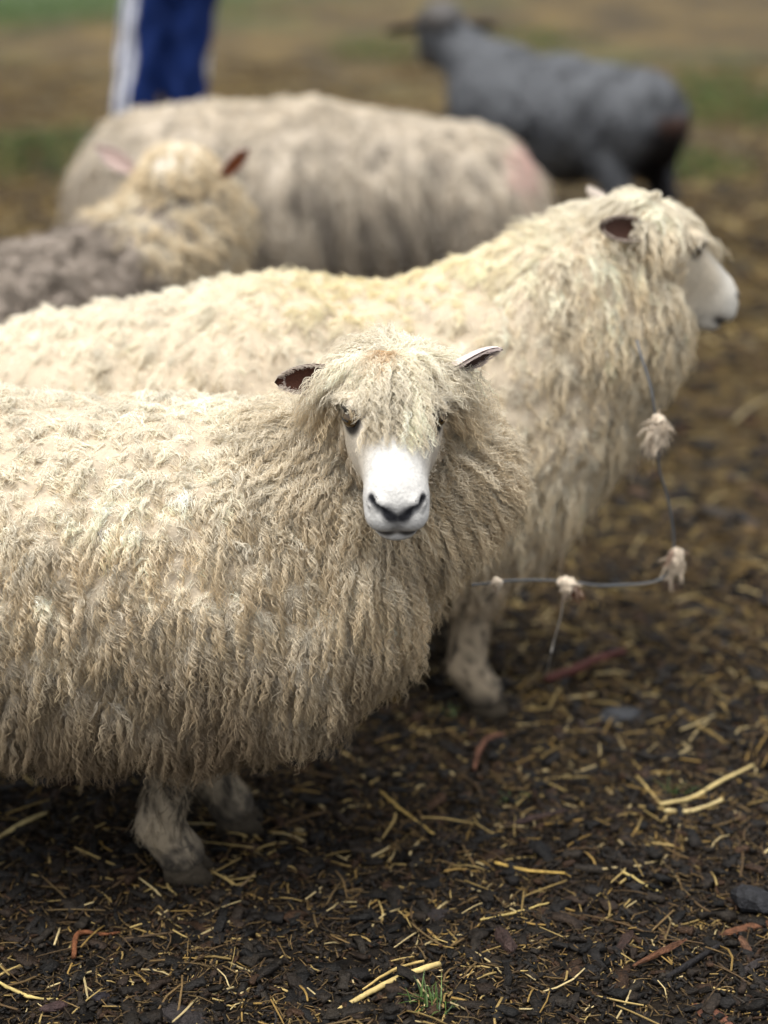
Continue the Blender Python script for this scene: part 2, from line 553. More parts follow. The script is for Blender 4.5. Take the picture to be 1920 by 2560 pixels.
def make_sheep(cfg):
    s = cfg.get('s', 1.0)
    r = np.random.default_rng(cfg['seed'])
    bx, by = cfg['base']
    hd = unit(np.array([*cfg['heading'], 0.0]))
    R3 = frame(hd)
    base = np.array([bx, by, 0.0])
    W = lambda p: base + (np.array(p) * s) @ R3
    root = empty('sheep', base, cfg['label'], 'sheep', 'sheep standing in the pen')
    O = np.array(cfg['head']); HR = frame(cfg['nose_dir'], cfg.get('head_up', (0, 0, 1)))
    hs_ = cfg.get('head_s', 1.0)
    fat = cfg.get('fat', 1.0)
    # ---- body
    rz, rr_ = cfg.get('rump', (.47, .185))
    body = [rc(W((-.64, 0, rz)), W((-.30, 0, .445)), rr_ * s * fat, .225 * s * fat, .03),
            rc(W((-.30, 0, .445)), W((0.0, 0, .455)), .225 * s * fat, .205 * s * fat, .03)]
    for a in cfg.get('extra', ()):
        body.append(a)
    legs, feet = [], []
    for key, hip, knee_dx in (('fl', (.0, .10, .36), .01), ('fr', (.0, -.10, .36), .01), ('hl', (-.60, .11, .40), -.05), ('hr', (-.60, -.11, .40), -.05)):
        foot = cfg.get('feet', {}).get(key)
        if foot is None:
            p = W((hip[0] + (0.03 if key[0] == 'f' else -.03), hip[1], 0)); foot = (p[0], p[1])
        fp = np.array([foot[0], foot[1], 0.0])
        J0 = W(hip)
        fet = fp - hd * .028 * s + np.array([0, 0, .085 * s])
        knee = (J0 * .45 + fet * .55) + hd * knee_dx * 1.2 * s; knee[2] = .215 * s
        J = [J0, knee, fet, fp + np.array([0, 0, .040 * s])]
        legs += leg_prims(J, hd, s)
        feet.append(fp + hd * .006)
    hp = head_prims(O, HR, hs_)
    woolly = body + legs
    pw = Wobble(cfg['seed'] + 30, cfg.get('puff_s', .11)); pa = cfg.get('puff', .010)
    def puff(P):      # fleece parts into soft cushions with creases between
        return pa * np.minimum(np.abs(pw(P, (1, 1, cfg.get('puff_z', .55)))), 1) ** .7 * smooth(.16 * s, .30 * s, P[:, 2])
    V1, Q1 = polygonise(woolly, cfg.get('res', .010), puff)
    def wsdf(P): return sdf(woolly, P) - puff(P)
    def wgrad(P, e=.004):
        return unit(np.stack([wsdf(P + np.eye(3)[i] * e) - wsdf(P - np.eye(3)[i] * e) for i in range(3)], 1))
    V2, Q2 = polygonise(hp, cfg.get('hres', .005))
    # skin colours
    def to_head(P):
        q = ((P - O) @ HR.T) / hs_
        q[:, 0] = np.where(q[:, 0] > 0, q[:, 0] / SNOUT, q[:, 0])
        return q
    cskin = cfg['cskin']
    cols1 = np.tile(np.array(cskin), (len(V1), 1))
    lz = smooth(.30 * s, .20 * s, V1[:, 2])
    lw = [Wobble(cfg['seed'] + 5, .06), Wobble(cfg['seed'] + 6, .02), Wobble(cfg['seed'] + 7, .008)]
    def leg_colour(P):        # muddy streaks and smears
        k = .5 * lw[0](P, (1, 1, .5)) + .6 * lw[1](P, (1, 1, .35)) + .6 * lw[2](P, (1, 1, .4))
        c = mixc(np.tile(np.array(cfg.get('cleg', (.30, .26, .20))), (len(P), 1)), (.055, .046, .036), smooth(-.35, .75, k))
        return mixc(c, (.045, .038, .03), smooth(.075, .025, P[:, 2] + .015 * lw[1](P)))
    legc = leg_colour(V1)
    cols1 = mixc(cols1, legc, lz)
    if 'skin_fn' in cfg:
        cols1 = cfg['skin_fn'](V1, cols1)
    cols2 = face_colour(to_head(V2), base=cfg.get('cface', (.66, .64, .60)), nose=cfg.get('cnose', (.022, .022, .026)), lid=cfg.get('lid', 1.0))
    V = np.concatenate([V1, V2]); Q = np.concatenate([Q1, Q2 + len(V1)])
    mesh_obj('body', V, Q, M_SKIN, root, np.concatenate([cols1, cols2]))
    # ---- eyes, ears, hooves
    Wh = lambda p: O + (np.array(p) * hs_) @ HR
    for y in (-1, 1):
        ey = .0520 - cfg.get('eye_in', 0)
        ev, ef = uv_sphere(Wh((.007, y * ey, .066)), np.array([.0125, .0118, .0112]) * hs_, HR)
        eye = mesh_obj('eye', ev, ef, M_EYE, root)
        eye['_org'] = list(root.location)
        dv = unit(np.array([.75, y * 1.0, .10]))
        pv, pf = uv_sphere(Wh((.007, y * ey, .066) + dv * .0100), np.array([.0068, .0022, .0030]) * hs_, frame(unit(np.array([1, -y * .75, 0]))) @ HR)
        mesh_obj('pupil', pv, pf, M_PUPIL, eye)
        del eye['_org']
    fuzz = Strands()
    KF = 4
    for y, e in zip((1, -1), cfg['ears']):
        ep = Wh(e.get('base', (-.07, y * .062, .085)))
        EV, EF, EL, ER = ear_mesh(ep, e['dir'], e['open'], e.get('L', .115), e.get('W', .036), e.get('cup', .5))
        inner = np.arange(len(EV)) >= len(EV) // 2
        vv = np.abs(EL[:, 1]) / e.get('W', .036)
        ci = mixc(np.tile(np.array(e['inner']), (len(EV), 1)), e['outer'], smooth(.55, .95, vv))
        co = np.tile(np.array(e['outer']), (len(EV), 1))
        mesh_obj('ear', EV, EF, M_EAR, root, np.where(inner[:, None], ci, co))
        # short hair on the ear: outer side and rim
        n = e.get('hair', 900)
        G_ = EV[:len(EV) // 2].reshape(15, 9, 3)
        nr = unit(np.cross(np.gradient(G_, axis=0), np.gradient(G_, axis=1))).reshape(-1, 3)
        nr *= np.where((nr @ ER[2]) > 0, -1, 1)[:, None]
        pick = r.integers(0, 13 * 9, n)
        nn = nr[pick]
        P = EV[pick] + tangent(r.normal(0, 1, (n, 3)), nn) * r.uniform(0, .003, (n, 1)) + nn * .0006
        D = tangent(np.tile(ER[0], (n, 1)) + .22 * r.normal(size=(n, 3)), nn)
        cc = np.tile(np.array(e['outer']), (n, 1))
        g = grow(P, nn, D, np.full(n, e.get('hl', .011)), np.full(n, .25), np.full(n, .0004), np.full(n, 1.0), 1, .0004, KF, cc, cc, .00028, r, sag=0)
        fuzz.add(g)
    for i, fp in enumerate(feet):
        hv, hf = hoof_mesh(fp, hd)
        cv = np.tile(np.array((.046, .037, .026)), (len(hv), 1))
        mesh_obj('hoof', hv, hf, M_HORN, root, cv)
    # ---- short face hair
    nf = cfg.get('face_hair', 5000)
    if nf:
        P, _ = sample_surface(V2, Q2, int(nf) // 4, r)
        q = to_head(P)
        N = grad(hp, P)
        qe = q - np.array([.009, .056, .066]) * np.stack([np.ones(len(q)), np.sign(q[:, 1]), np.ones(len(q))], 1)
        keep = (q[:, 0] > -.04) & (np.linalg.norm(qe, axis=1) > .0175)
        P, q, N = P[keep], q[keep], N[keep]
        D = tangent(unit(np.stack([-.75 - .0 * q[:, 0], np.sign(q[:, 1]) * np.minimum(np.abs(q[:, 1]) / .02, 1) * .8, .35 + 0 * q[:, 0]], 1) + .22 * r.normal(size=q.shape)) @ HR, N)
        chinm = q[:, 2] < -.02
        D[chinm] = tangent(np.tile(HR[0] * -.3 - HR[2], (chinm.sum(), 1)) + .2 * r.normal(size=(chinm.sum(), 3)), N[chinm])
        c = face_colour(q, base=cfg.get('cface', (.66, .64, .60)), nose=cfg.get('cnose', (.022, .022, .026)), lid=cfg.get('lid', 1.0))
        c = c * r.uniform(.58, 1.16, (len(c), 1))
        Lf = .0080 * (1 - .4 * smooth(.09, .12, q[:, 0])) + .004 * smooth(.03, -.02, q[:, 0])
        fuzz.add(grow(P, N, D, Lf * hs_, np.full(len(P), .38), np.full(len(P), .0003), np.full(len(P), 1.), 5, .0022, KF, c, c, .00034 * cfg.get('fine', 1), r, sag=0))
    nl = cfg.get('leg_hair', 0)
    if nl:
        P, _ = sample_surface(V1, Q1, nl * 8, r)
        P = P[(P[:, 2] < .24 * s) & (P[:, 2] > .03)][:nl]
        N = grad(woolly, P)
        D = tangent(np.tile([0, 0, -1.], (len(P), 1)) + .3 * r.normal(size=P.shape), N)
        c = leg_colour(P) * r.uniform(.75, 1.3, (len(P), 1))
        fuzz.add(grow(P, N, D, r.uniform(.010, .030, len(P)) * (.5 + P[:, 2] / .2), np.full(len(P), .34), np.full(len(P), .0014), np.full(len(P), 1.), 1, .0005, KF, c, c, .00048, r, sag=0))
    fuzz.build('short_hair', M_WOOL, root)
    # ---- fleece
    if cfg.get('fleece', True):
        st = Strands()
        vis = cfg['spacing']
        P0, area = sample_surface(V, Q, int(9 * 2.4 / vis ** 2), r)
        P0 = P0[thin(P0, vis, r)]
        dw, dh = wsdf(P0), sdf(hp, P0)
        ok = np.minimum(dw, dh) > -.006          # drop buried roots
        P0, dw, dh = P0[ok], dw[ok], dh[ok]
        is_head = dh < dw
        Nn = np.where(is_head[:, None], grad(hp, P0), wgrad(P0))
        q = to_head(P0)
        # length mask: legs bare, face bare
        lm = smooth(.14 * s, .25 * s, P0[:, 2])
        face = is_head & (q[:, 0] > -.026 + cfg.get('face_x', 0) + .50 * np.maximum(.066 - q[:, 2], 0))
        face &= ~((q[:, 2] > .090 - .45 * np.maximum(q[:, 0], 0)) & (q[:, 0] < .034) & (np.abs(q[:, 1]) < .056))
        face &= ~((q[:, 2] > .088) & (q[:, 0] < -.005))
        qe = q - np.array([.014, .056, .058]) * np.stack([np.ones(len(q)), np.sign(q[:, 1]), np.ones(len(q))], 1)
        face |= np.linalg.norm(qe, axis=1) < cfg.get('lid', 1) * .025
        lm = np.where(face, 0, lm)
        ok = lm > .08
        P0, Nn, q, is_head, lm = P0[ok], Nn[ok], q[ok], is_head[ok], lm[ok]
        n = len(P0)
        # lying direction
        G = np.array([0, 0, -1.0])
        D = np.tile(G, (n, 1)) - .22 * hd + .16 * r.normal(size=(n, 3))
        hx = hd
        wobd = Wobble(cfg['seed'] + 11, .16)(P0)
        pz = smooth(.05, .8, Nn[:, 2] + .25 * wobd)
        pv = smooth(.08, .6, puff(P0) / max(pa, 1e-5))
        D = D + wobd[:, None] * .16 * hx
        up = smooth(.55, .95, Nn[:, 2])
        side = np.cross(hd, [0, 0, 1.0])
        lat = ((P0 - base) @ side)
        D = D + (up * np.sign(lat) * 1.0)[:, None] * side + up[:, None] * .5 * r.normal(size=(n, 3))
        L = cfg['L'] * (1 - .52 * pz) * (.6 + .4 * pv) * r.uniform(.75, 1.2, n) * (1 + .22 * Wobble(cfg['seed'] + 12, .22)(P0)) * (.35 + .65 * lm)
        lift = .34 + .22 * pz + .05 * r.normal(size=n)
        # around the head
        hw = smooth(.26, .14, np.linalg.norm(q - np.array([-.06, 0, .03]), axis=1))
        crown = np.array(cfg.get('crown', (-.060, 0, .11)))
        rad_c = (q - crown); rad_c[:, 2] *= .35
        Dh = unit(rad_c * [1.25, 1, 1]) @ HR * 1.0 + G * .85 + .14 * r.normal(size=(n, 3))
        sw = smooth(.032, .056, np.abs(q[:, 1]))[:, None]
        Dside = np.sign(q[:, 1])[:, None] * HR[1] * 1.0 - HR[0] * .35 + G * .7 + .14 * r.normal(size=(n, 3))
        Dmid = unit(rad_c * [1.6, .75, 1]) @ HR + G * .8 + .12 * r.normal(size=(n, 3))
        Dh = Dmid * (1 - sw) + Dside * sw
        axis_r = q.copy(); axis_r[:, 0] = 0
        Dr = unit(axis_r) @ HR * .75 + G * .75 - HR[0] * .25 + .16 * r.normal(size=(n, 3))
        top = smooth(.045, .085, q[:, 2])[:, None]
        Dhead = Dh * top + Dr * (1 - top)
        D = D * (1 - hw[:, None]) + Dhead * hw[:, None]
        D = tangent(D, Nn)
        tp = top[:, 0] * hw
        L = L * (1 - hw) + hw * (cfg.get('Lfringe', .075) * tp + cfg.get('Lruff', .06) * (1 - tp)) * (1 + (r.uniform(.7, 1.2, n) - 1) * (1 - .55 * tp))
        L = L * (1 - .60 * tp * smooth(.018, .040, np.abs(q[:, 1])) * smooth(-.05, -.015, q[:, 0]))
        L = L * (1 + .5 * tp * smooth(.034, .058, np.abs(q[:, 1])) * smooth(-.02, -.05, q[:, 0]))
        edge = is_head & (q[:, 2] < .07) & (q[:, 0] > -.05)          # wool next to the bare face stays short
        L = np.where(edge, L * .62, L)
        lift = np.where(hw > .3, np.where(tp > .5, .42, np.where(edge, .30, .52)), lift)
        ex = np.flatnonzero(tp > .45)
        ex = np.repeat(ex, cfg.get('mop', 0))
        P0 = np.concatenate([P0, P0[ex] + .5 * vis * tangent(r.normal(size=(len(ex), 3)), Nn[ex])])
        Nn, q, hw, pz, up, tp = (np.concatenate([x_, x_[ex]]) for x_ in (Nn, q, hw, pz, up, tp))
        D = np.concatenate([D, tangent(D[ex] + .18 * r.normal(size=(len(ex), 3)), Nn[n:])])
        L = np.concatenate([L, L[ex] * r.uniform(.85, 1.05, len(ex))]); lift = np.concatenate([lift, lift[ex] * r.uniform(.7, 1.5, len(ex))])
        n = len(P0)
        # staples: locks gather into bigger tufts
        ci = thin(P0, cfg['staple'], r)
        cen = P0[ci]
        near = np.zeros(n, int)
        for a in range(0, n, 3000):
            x = P0[a:a + 3000]
            dd = ((x[:, None, :] - cen[None]) ** 2 @ np.array([1, 1, .45]))
            near[a:a + 3000] = dd.argmin(1)
        Lst = r.uniform(.8, 1.2, len(cen))[near]
        L = L * Lst
        tip = cen[near] - P0
        pull = tip * (cfg.get('gather', .25) + .38 * pz * (1 - hw))[:, None]
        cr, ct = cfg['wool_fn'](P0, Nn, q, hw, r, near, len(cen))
        amp = cfg.get('amp', .0032) * r.uniform(.6, 1.35, n) * (1 - .25 * up)
        cyc = L * cfg.get('waves', 62) * r.uniform(.8, 1.2, n)
        # curly pencil locks
        A = r.random(n) < cfg.get('curly', .66) * (1 - .55 * pz * (1 - hw))
        st.add(grow(P0[A], Nn[A], D[A], L[A], lift[A], amp[A], cyc[A], cfg['ns'], vis * .9, cfg.get('K', 16), cr[A], ct[A], cfg['rad'], r, clump=.91, tip_pull=pull[A], frizz=.12))
        # soft under-fleece
        B = r.random(n) < cfg.get('fuzzy', .9)
        Lb = L[B] * (.36 + .30 * up[B]) * (1 - .2 * hw[B])
        Db = tangent(D[B] + .55 * r.normal(size=(B.sum(), 3)), Nn[B])
        st.add(grow(P0[B], Nn[B], Db, Lb, np.minimum(lift[B] * 1.5, .75), amp[B] * .55, cyc[B] * .5, cfg['nf'], vis * 1.3, cfg.get('KB', 8), cr[B] * 1.04, cr[B] * .82 + ct[B] * .18, cfg['rad'] * .85, r, clump=.4, tip_pull=pull[B] * .8, frizz=.7))
        st.build('fleece', M_WOOL, root)
        print(cfg['label'], 'locks', n, 'staples', len(cen))
    return root

def cream(seed, root_c=(.89, .83, .69), tip_c=(.72, .57, .36), dirt_shade=(.215, .152, .092), dirt_shade_z=(.54, .18), top_w=1.0, s=1.0):
    w1, w2, w3 = Wobble(seed, .25), Wobble(seed + 1, .07), Wobble(seed + 2, .5)
    def fn(P, N, q, hw, r, near, nc):
        n = len(P)
        a, b = np.tile(np.array(root_c), (n, 1)), np.tile(np.array(tip_c), (n, 1))
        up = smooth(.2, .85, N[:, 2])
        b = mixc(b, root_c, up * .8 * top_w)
        d = smooth(dirt_shade_z[0], dirt_shade_z[1], P[:, 2] / s + .07 * w1(P) + .03 * w2(P))  # lower wool browner: real dirt plus some shade put into the colour
        a = mixc(a, np.array(dirt_shade) * 1.35, d * .85)
        b = mixc(b, dirt_shade, d * .9)
        v = 1 + .07 * w3(P) + .05 * w2(P)
        per = r.normal(1, .09, nc)[near]
        k = (v * per)[:, None]
        return a * k, b * k
    return fn

# ------------------------------------------------------------------ places
SP, CP = math.sin(PITCH), math.cos(PITCH)

def ground_at(u, v, z=0.0):
    """point of the ground seen at photo pixel u, v (1920 x 2560)"""
    xc, yc = (u - 960) / 4500, (1280 - v) / 4500
    t = (CAM_H - z) / (SP - yc * CP)
    return np.array([xc * t, (CP + yc * SP) * t, z])

def at(u, v, Y):
    xc, yc = (u - 960) / 4500, (1280 - v) / 4500
    t = Y / (CP + yc * SP)
    return np.array([xc * t, Y, CAM_H + (yc * CP - SP) * t])

# ------------------------------------------------------------------ ground
gw = [Wobble(90 + i, sc) for i, sc in enumerate((1.3, .35, .11, .04, .018))]
def ground_z(x, y):
    P = np.stack([x, y, np.zeros_like(x)], 1)
    near = smooth(9, 4, y)
    return .012 * gw[0](P) + .007 * gw[1](P) + near * (.0055 * gw[2](P) + .0042 * np.abs(gw[3](P)) + .0030 * np.abs(gw[4](P))) - .004

def graded(lo, hi, fine_lo, fine_hi, step, growth=1.09):
    a = list(np.arange(fine_lo, fine_hi, step))
    st = step
    while a[-1] < hi:
        st *= growth; a.append(a[-1] + st)
    st = step
    while a[0] > lo:
        st *= growth; a.insert(0, a[0] - st)
    return np.array(a)
gx = graded(-150, 150, -.85, .85, .0065)
gy = graded(-60, 250, 1.7, 3.0, .0065, 1.05)
GX, GY = np.meshgrid(gx, gy, indexing='ij')
gv = np.stack([GX.ravel(), GY.ravel(), ground_z(GX.ravel(), GY.ravel())], 1)
ni, nj = len(gx), len(gy)
ii, jj = np.meshgrid(np.arange(ni - 1), np.arange(nj - 1), indexing='ij')
a0 = (ii * nj + jj).ravel()
gq = np.stack([a0, a0 + nj, a0 + nj + 1, a0 + 1], 1)

def ground_mat():
    m, nt, b = new_mat('muddy_ground')
    N, Lk = nt.nodes, nt.links
    tc = N.new('ShaderNodeTexCoord')
    def noise(scale, detail=4, rough=.6, stretch=None):
        nz = N.new('ShaderNodeTexNoise')
        nz.inputs['Scale'].default_value = scale
        nz.inputs['Detail'].default_value = detail
        nz.inputs['Roughness'].default_value = rough
        if stretch:
            mp = N.new('ShaderNodeMapping'); mp.inputs['Scale'].default_value = stretch
            Lk.new(tc.outputs['Object'], mp.inputs['Vector']); Lk.new(mp.outputs[0], nz.inputs['Vector'])
        else:
            Lk.new(tc.outputs['Object'], nz.inputs['Vector'])
        return nz.outputs['Fac']
    def ramp(fac, stops):
        r_ = N.new('ShaderNodeValToRGB')
        while len(r_.color_ramp.elements) < len(stops):
            r_.color_ramp.elements.new(.5)
        for e_, (p, c) in zip(r_.color_ramp.elements, stops):
            e_.position = p; e_.color = (*c, 1)
        Lk.new(fac, r_.inputs[0]); return r_.outputs['Color']
    def mix(f, a, c):
        mx = N.new('ShaderNodeMix'); mx.data_type = 'RGBA'
        Lk.new(f, mx.inputs['Factor']); Lk.new(a, mx.inputs['A']); Lk.new(c, mx.inputs['B'])
        return mx.outputs['Result']
    def mrange(v, a, c, d=0, e_=1):
        mr = N.new('ShaderNodeMapRange')
        mr.inputs['From Min'].default_value, mr.inputs['From Max'].default_value = a, c
        mr.inputs['To Min'].default_value, mr.inputs['To Max'].default_value = d, e_
        Lk.new(v, mr.inputs['Value']); return mr.outputs[0]
    def math_(op, a, c):
        mm = N.new('ShaderNodeMath'); mm.operation = op
        Lk.new(a, mm.inputs[0])
        if isinstance(c, (int, float)): mm.inputs[1].default_value = c
        else: Lk.new(c, mm.inputs[1])
        return mm.outputs[0]
    mud = ramp(noise(28, 8, .7), [(.3, (.006, .0048, .004)), (.5, (.016, .0118, .0082)), (.75, (.036, .0255, .0155))])
    far_s = ramp(noise(1.6, 8, .65, (1, .55, 1)), [(.30, (.028, .020, .010)), (.46, (.070, .047, .016)), (.58, (.120, .080, .025)), (.76, (.165, .115, .040))])
    grass = ramp(noise(5, 6), [(.3, (.035, .055, .018)), (.7, (.07, .105, .026))])
    sep = N.new('ShaderNodeSeparateXYZ'); Lk.new(tc.outputs['Object'], sep.inputs[0])
    big = noise(.55, 4)
    y2 = math_('ADD', sep.outputs['Y'], math_('MULTIPLY', math_('SUBTRACT', big, .5), 3.0))
    far_f = mrange(y2, 2.6, 5.5)
    col = mix(far_f, mud, far_s)
    gpatch = mrange(noise(.42, 3, .5), .56, .68)
    gpatch = math_('MULTIPLY', gpatch, mrange(y2, 5.5, 9.0, 0, .45))
    col = mix(gpatch, col, grass)
    # a grass field begins beyond, nearer on the left
    fld = math_('ADD', y2, math_('MULTIPLY', sep.outputs['X'], -1.5))
    col = mix(mrange(fld, 19.5, 22.5), col, grass)
    Lk.new(col, b.inputs['Base Color'])
    rg = mrange(noise(60, 5), .35, .65, .42, .75)
    Lk.new(rg, b.inputs['Roughness'])
    b.inputs['Specular IOR Level'].default_value = .12
    bp = N.new('ShaderNodeBump'); bp.inputs['Strength'].default_value = .8; bp.inputs['Distance'].default_value = .006
    Lk.new(noise(150, 8, .7), bp.inputs['Height']); Lk.new(bp.outputs[0], b.inputs['Normal'])
    return m
tag(mesh_obj('ground', gv, gq, ground_mat()), kind='structure')

# ------------------------------------------------------------------ the sheep
w = lambda *a: np.array(a, float)

# front sheep: stands side on, head turned to the camera
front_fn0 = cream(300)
def front_fn(P, N, q, hw, r, near, nc):
    a, b = front_fn0(P, N, q, hw, r, near, nc)
    ruff = hw * smooth(.07, .03, q[:, 2])
    a = mixc(a, (.80, .73, .60), ruff * .5); b = mixc(b, (.66, .54, .37), ruff * .5)
    cr = smooth(.017, .004, np.linalg.norm((q - np.array([-.045, -.006, .13])) * [1, 1, .3], axis=1))
    a = mixc(a, (.62, .38, .16), cr * .8); b = mixc(b, (.70, .52, .32), cr * .4)
    dark = smooth(.05, .02, np.abs(np.abs(q[:, 1]) - .075)) * smooth(.08, .03, np.abs(q[:, 2] - .03)) * smooth(-.06, 0, q[:, 0]) * hw
    b = mixc(b, (.36, .27, .19), dark * .5)
    return a, b

make_sheep(dict(
    seed=1, base=(-.262, 2.285), heading=(1, .03), label='cream long-woolled sheep in front, white face turned straight to the camera',
    head=(.012, 2.130, .640), nose_dir=(.03, -.985, -.17), res=.008, hres=.0026, belly=1,
    feet={'fr': (-.285, 2.205), 'fl': (-.225, 2.345)},
    extra=[rc(w(-.20, 2.285, .50), w(.0, 2.27, .60), .158, .090, .03),
           ell(w(.03, 2.262, .572), w(.124, .085, .135), None, .02),
           rc(w(-.75, 2.27, .352), w(-.24, 2.28, .352), .19, .19, .05),
           ell(w(-.050, 2.25, .44), w(.110, .115, .13), None, .05),
           ell(w(-.155, 2.26, .355), w(.125, .15, .125), None, .05)], puff=.013, puff_s=.062,
    cskin=(.55, .46, .34), cleg=(.30, .245, .17), leg_hair=12000,
    ears=[dict(dir=(.93, .05, .30), open=(.05, -.55, -.80), inner=(.10, .06, .05), outer=(.66, .56, .52), L=.084, W=.032, hair=1200),
          dict(dir=(-.96, -.10, -.06), open=(-.12, -.97, .12), inner=(.055, .020, .011), outer=(.62, .54, .46), L=.086, W=.033, hair=1200)],
    face_hair=26000, spacing=.0086, staple=.024, gather=.48, L=.046, ns=8, nf=12, K=17, rad=.00042, curly=.8, amp=.0036, waves=70,
    Lfringe=.052, Lruff=.050, mop=2, wool_fn=front_fn))

# second sheep: behind the first, in profile
sec0 = cream(320, root_c=(.89, .83, .69), tip_c=(.74, .61, .41), dirt_shade=(.38, .29, .20), dirt_shade_z=(.36, .12))
def sec_fn(P, N, q, hw, r, near, nc):
    a, b = sec0(P, N, q, hw, r, near, nc)
    yl = smooth(.35, .05, np.abs(P[:, 0] - .0)) * smooth(.5, .9, N[:, 2]) * smooth(.64, .68, P[:, 2])
    a = mixc(a, (.78, .68, .34), yl * .55); b = mixc(b, (.74, .60, .26), yl * .6)
    return a, b
make_sheep(dict(
    seed=2, base=(.13, 2.86), heading=(1, .02), label='tall cream sheep in profile facing right, wire hanging against its chest',
    s=1.04, rump=(.440, .178), puff=.016, puff_s=.070, face_x=.022, head_s=1.06, lid=.62, cface=(.66, .62, .54), head=(.446, 2.85, .700), nose_dir=(.87, .38, -.30), res=.011, hres=.005,
    feet={'fr': (.165, 2.715), 'fl': (.13, 2.93)},
    extra=[rc(w(.16, 2.86, .55), w(.34, 2.86, .67), .180, .138, .05),
           ell(w(.36, 2.86, .60), w(.09, .11, .15), None, .05),
           ell(w(.255, 2.86, .50), w(.13, .16, .18), None, .05),
           ell(w(.15, 2.86, .40), w(.16, .19, .19), None, .05),
           rc(w(-.50, 2.86, .36), w(.10, 2.86, .34), .18, .18, .05)], eye_in=.008,
    cskin=(.55, .46, .34), cleg=(.31, .25, .175), leg_hair=2500,
    ears=[dict(dir=(-.25, .90, .25), open=(.5, .3, .4), inner=(.10, .05, .04), outer=(.62, .54, .46)),
          dict(dir=(-.62, -.72, .22), open=(.55, -.60, .25), inner=(.05, .022, .014), outer=(.52, .44, .37), L=.118, W=.035, base=(-.090, -.055, .075))],
    face_hair=7000, fine=1.5, spacing=.0115, staple=.028, gather=.5, L=.048, ns=6, nf=8, K=13, rad=.00060, amp=.0032, waves=48, wool_fn=sec_fn,
    Lfringe=.042, Lruff=.042, mop=1))

# third sheep: broadside far behind, head lowered away
th0 = cream(340, root_c=(.70, .63, .52), tip_c=(.56, .475, .37), dirt_shade=(.40, .33, .25), dirt_shade_z=(.45, .2))
wst = Wobble(77, .16); wst2 = Wobble(78, .07)
def th_fn(P, N, q, hw, r, near, nc):
    a, b = th0(P, N, q, hw, r, near, nc)
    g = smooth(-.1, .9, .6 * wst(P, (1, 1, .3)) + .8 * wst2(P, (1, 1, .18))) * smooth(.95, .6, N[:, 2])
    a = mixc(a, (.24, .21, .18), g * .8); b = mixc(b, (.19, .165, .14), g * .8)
    pk = smooth(.065, .03, np.linalg.norm((P - at(1300, 415, 4.55)) * [1, .25, .8], axis=1))
    a = mixc(a, (.78, .56, .51), pk * .8); b = mixc(b, (.72, .50, .45), pk * .8)
    return a, b
H3 = unit(w(-.985, .17, 0))
make_sheep(dict(
    seed=3, base=(-.50, 4.78), heading=H3[:2], label='big greyish cream sheep standing broadside behind the others, pink rump patch',
    s=1.10, rump=(.445, .185), head=(-.66, 5.30, .36), nose_dir=(-.3, .75, -.6), res=.016, hres=.008, fat=1.03,
    extra=[rc(w(-.52, 4.84, .50), w(-.62, 5.14, .42), .19, .13, .05), ell(w(-.62, 4.82, .49), w(.20, .2, .22), None, .05)],
    cskin=(.52, .45, .36),
    ears=[dict(dir=(-.9, -.3, 0), open=(0, .5, .5), inner=(.3, .2, .16), outer=(.6, .5, .45)),
          dict(dir=(.9, .3, 0), open=(0, .5, .5), inner=(.3, .2, .16), outer=(.6, .5, .45))],
    face_hair=800, fine=2.5, spacing=.016, staple=.032, gather=.45, L=.085, ns=5, nf=5, K=8, KB=6, rad=.0010, amp=.003, waves=20, puff=.006, wool_fn=th_fn))

# fourth sheep: at the left, head seen from behind
f40 = cream(360, root_c=(.33, .285, .24), tip_c=(.20, .16, .125), dirt_shade=(.2, .17, .14), dirt_shade_z=(.4, .1), top_w=.9)
def f4_fn(P, N, q, hw, r, near, nc):
    a, b = f40(P, N, q, hw, r, near, nc)
    h = smooth(.215, .165, np.linalg.norm(q - np.array([-.03, 0, -.01]), axis=1))
    a = mixc(a, (.87, .80, .65), h); b = mixc(b, (.76, .62, .41), h)
    return a, b
make_sheep(dict(
    seed=4, base=(-.72, 3.55), heading=(.92, .38), label='sheep at the left edge with dark grey-brown body, cream curly head seen from behind',
    s=.92, head_s=1.14, head=(-.405, 3.80, .640), nose_dir=(.30, .93, -.22), res=.013, hres=.006,
    extra=[rc(w(-.66, 3.57, .46), w(-.45, 3.74, .58), .16, .115, .05), ell(w(-.42, 3.75, .59), w(.115, .10, .13), None, .04), ell(w(-.415, 3.775, .655), w(.10, .09, .11), None, .05)],
    cskin=(.24, .20, .165),
    ears=[dict(dir=(-.78, -.15, .55), open=(-.1, -.85, .3), inner=(.56, .42, .38), outer=(.76, .70, .64), L=.092, W=.036, base=(-.07, .092, .070)),
          dict(dir=(.66, -.30, .60), open=(.55, -.75, -.2), inner=(.30, .10, .045), outer=(.74, .62, .54), L=.084, W=.034, base=(-.07, -.085, .068))],
    face_hair=500, fine=2, spacing=.015, staple=.042, gather=.6, L=.045, Lfringe=.034, Lruff=.040, ns=6, nf=6, K=11, rad=.00085, amp=.005, waves=50, puff=.015, puff_s=.055, puff_z=.9, wool_fn=f4_fn))

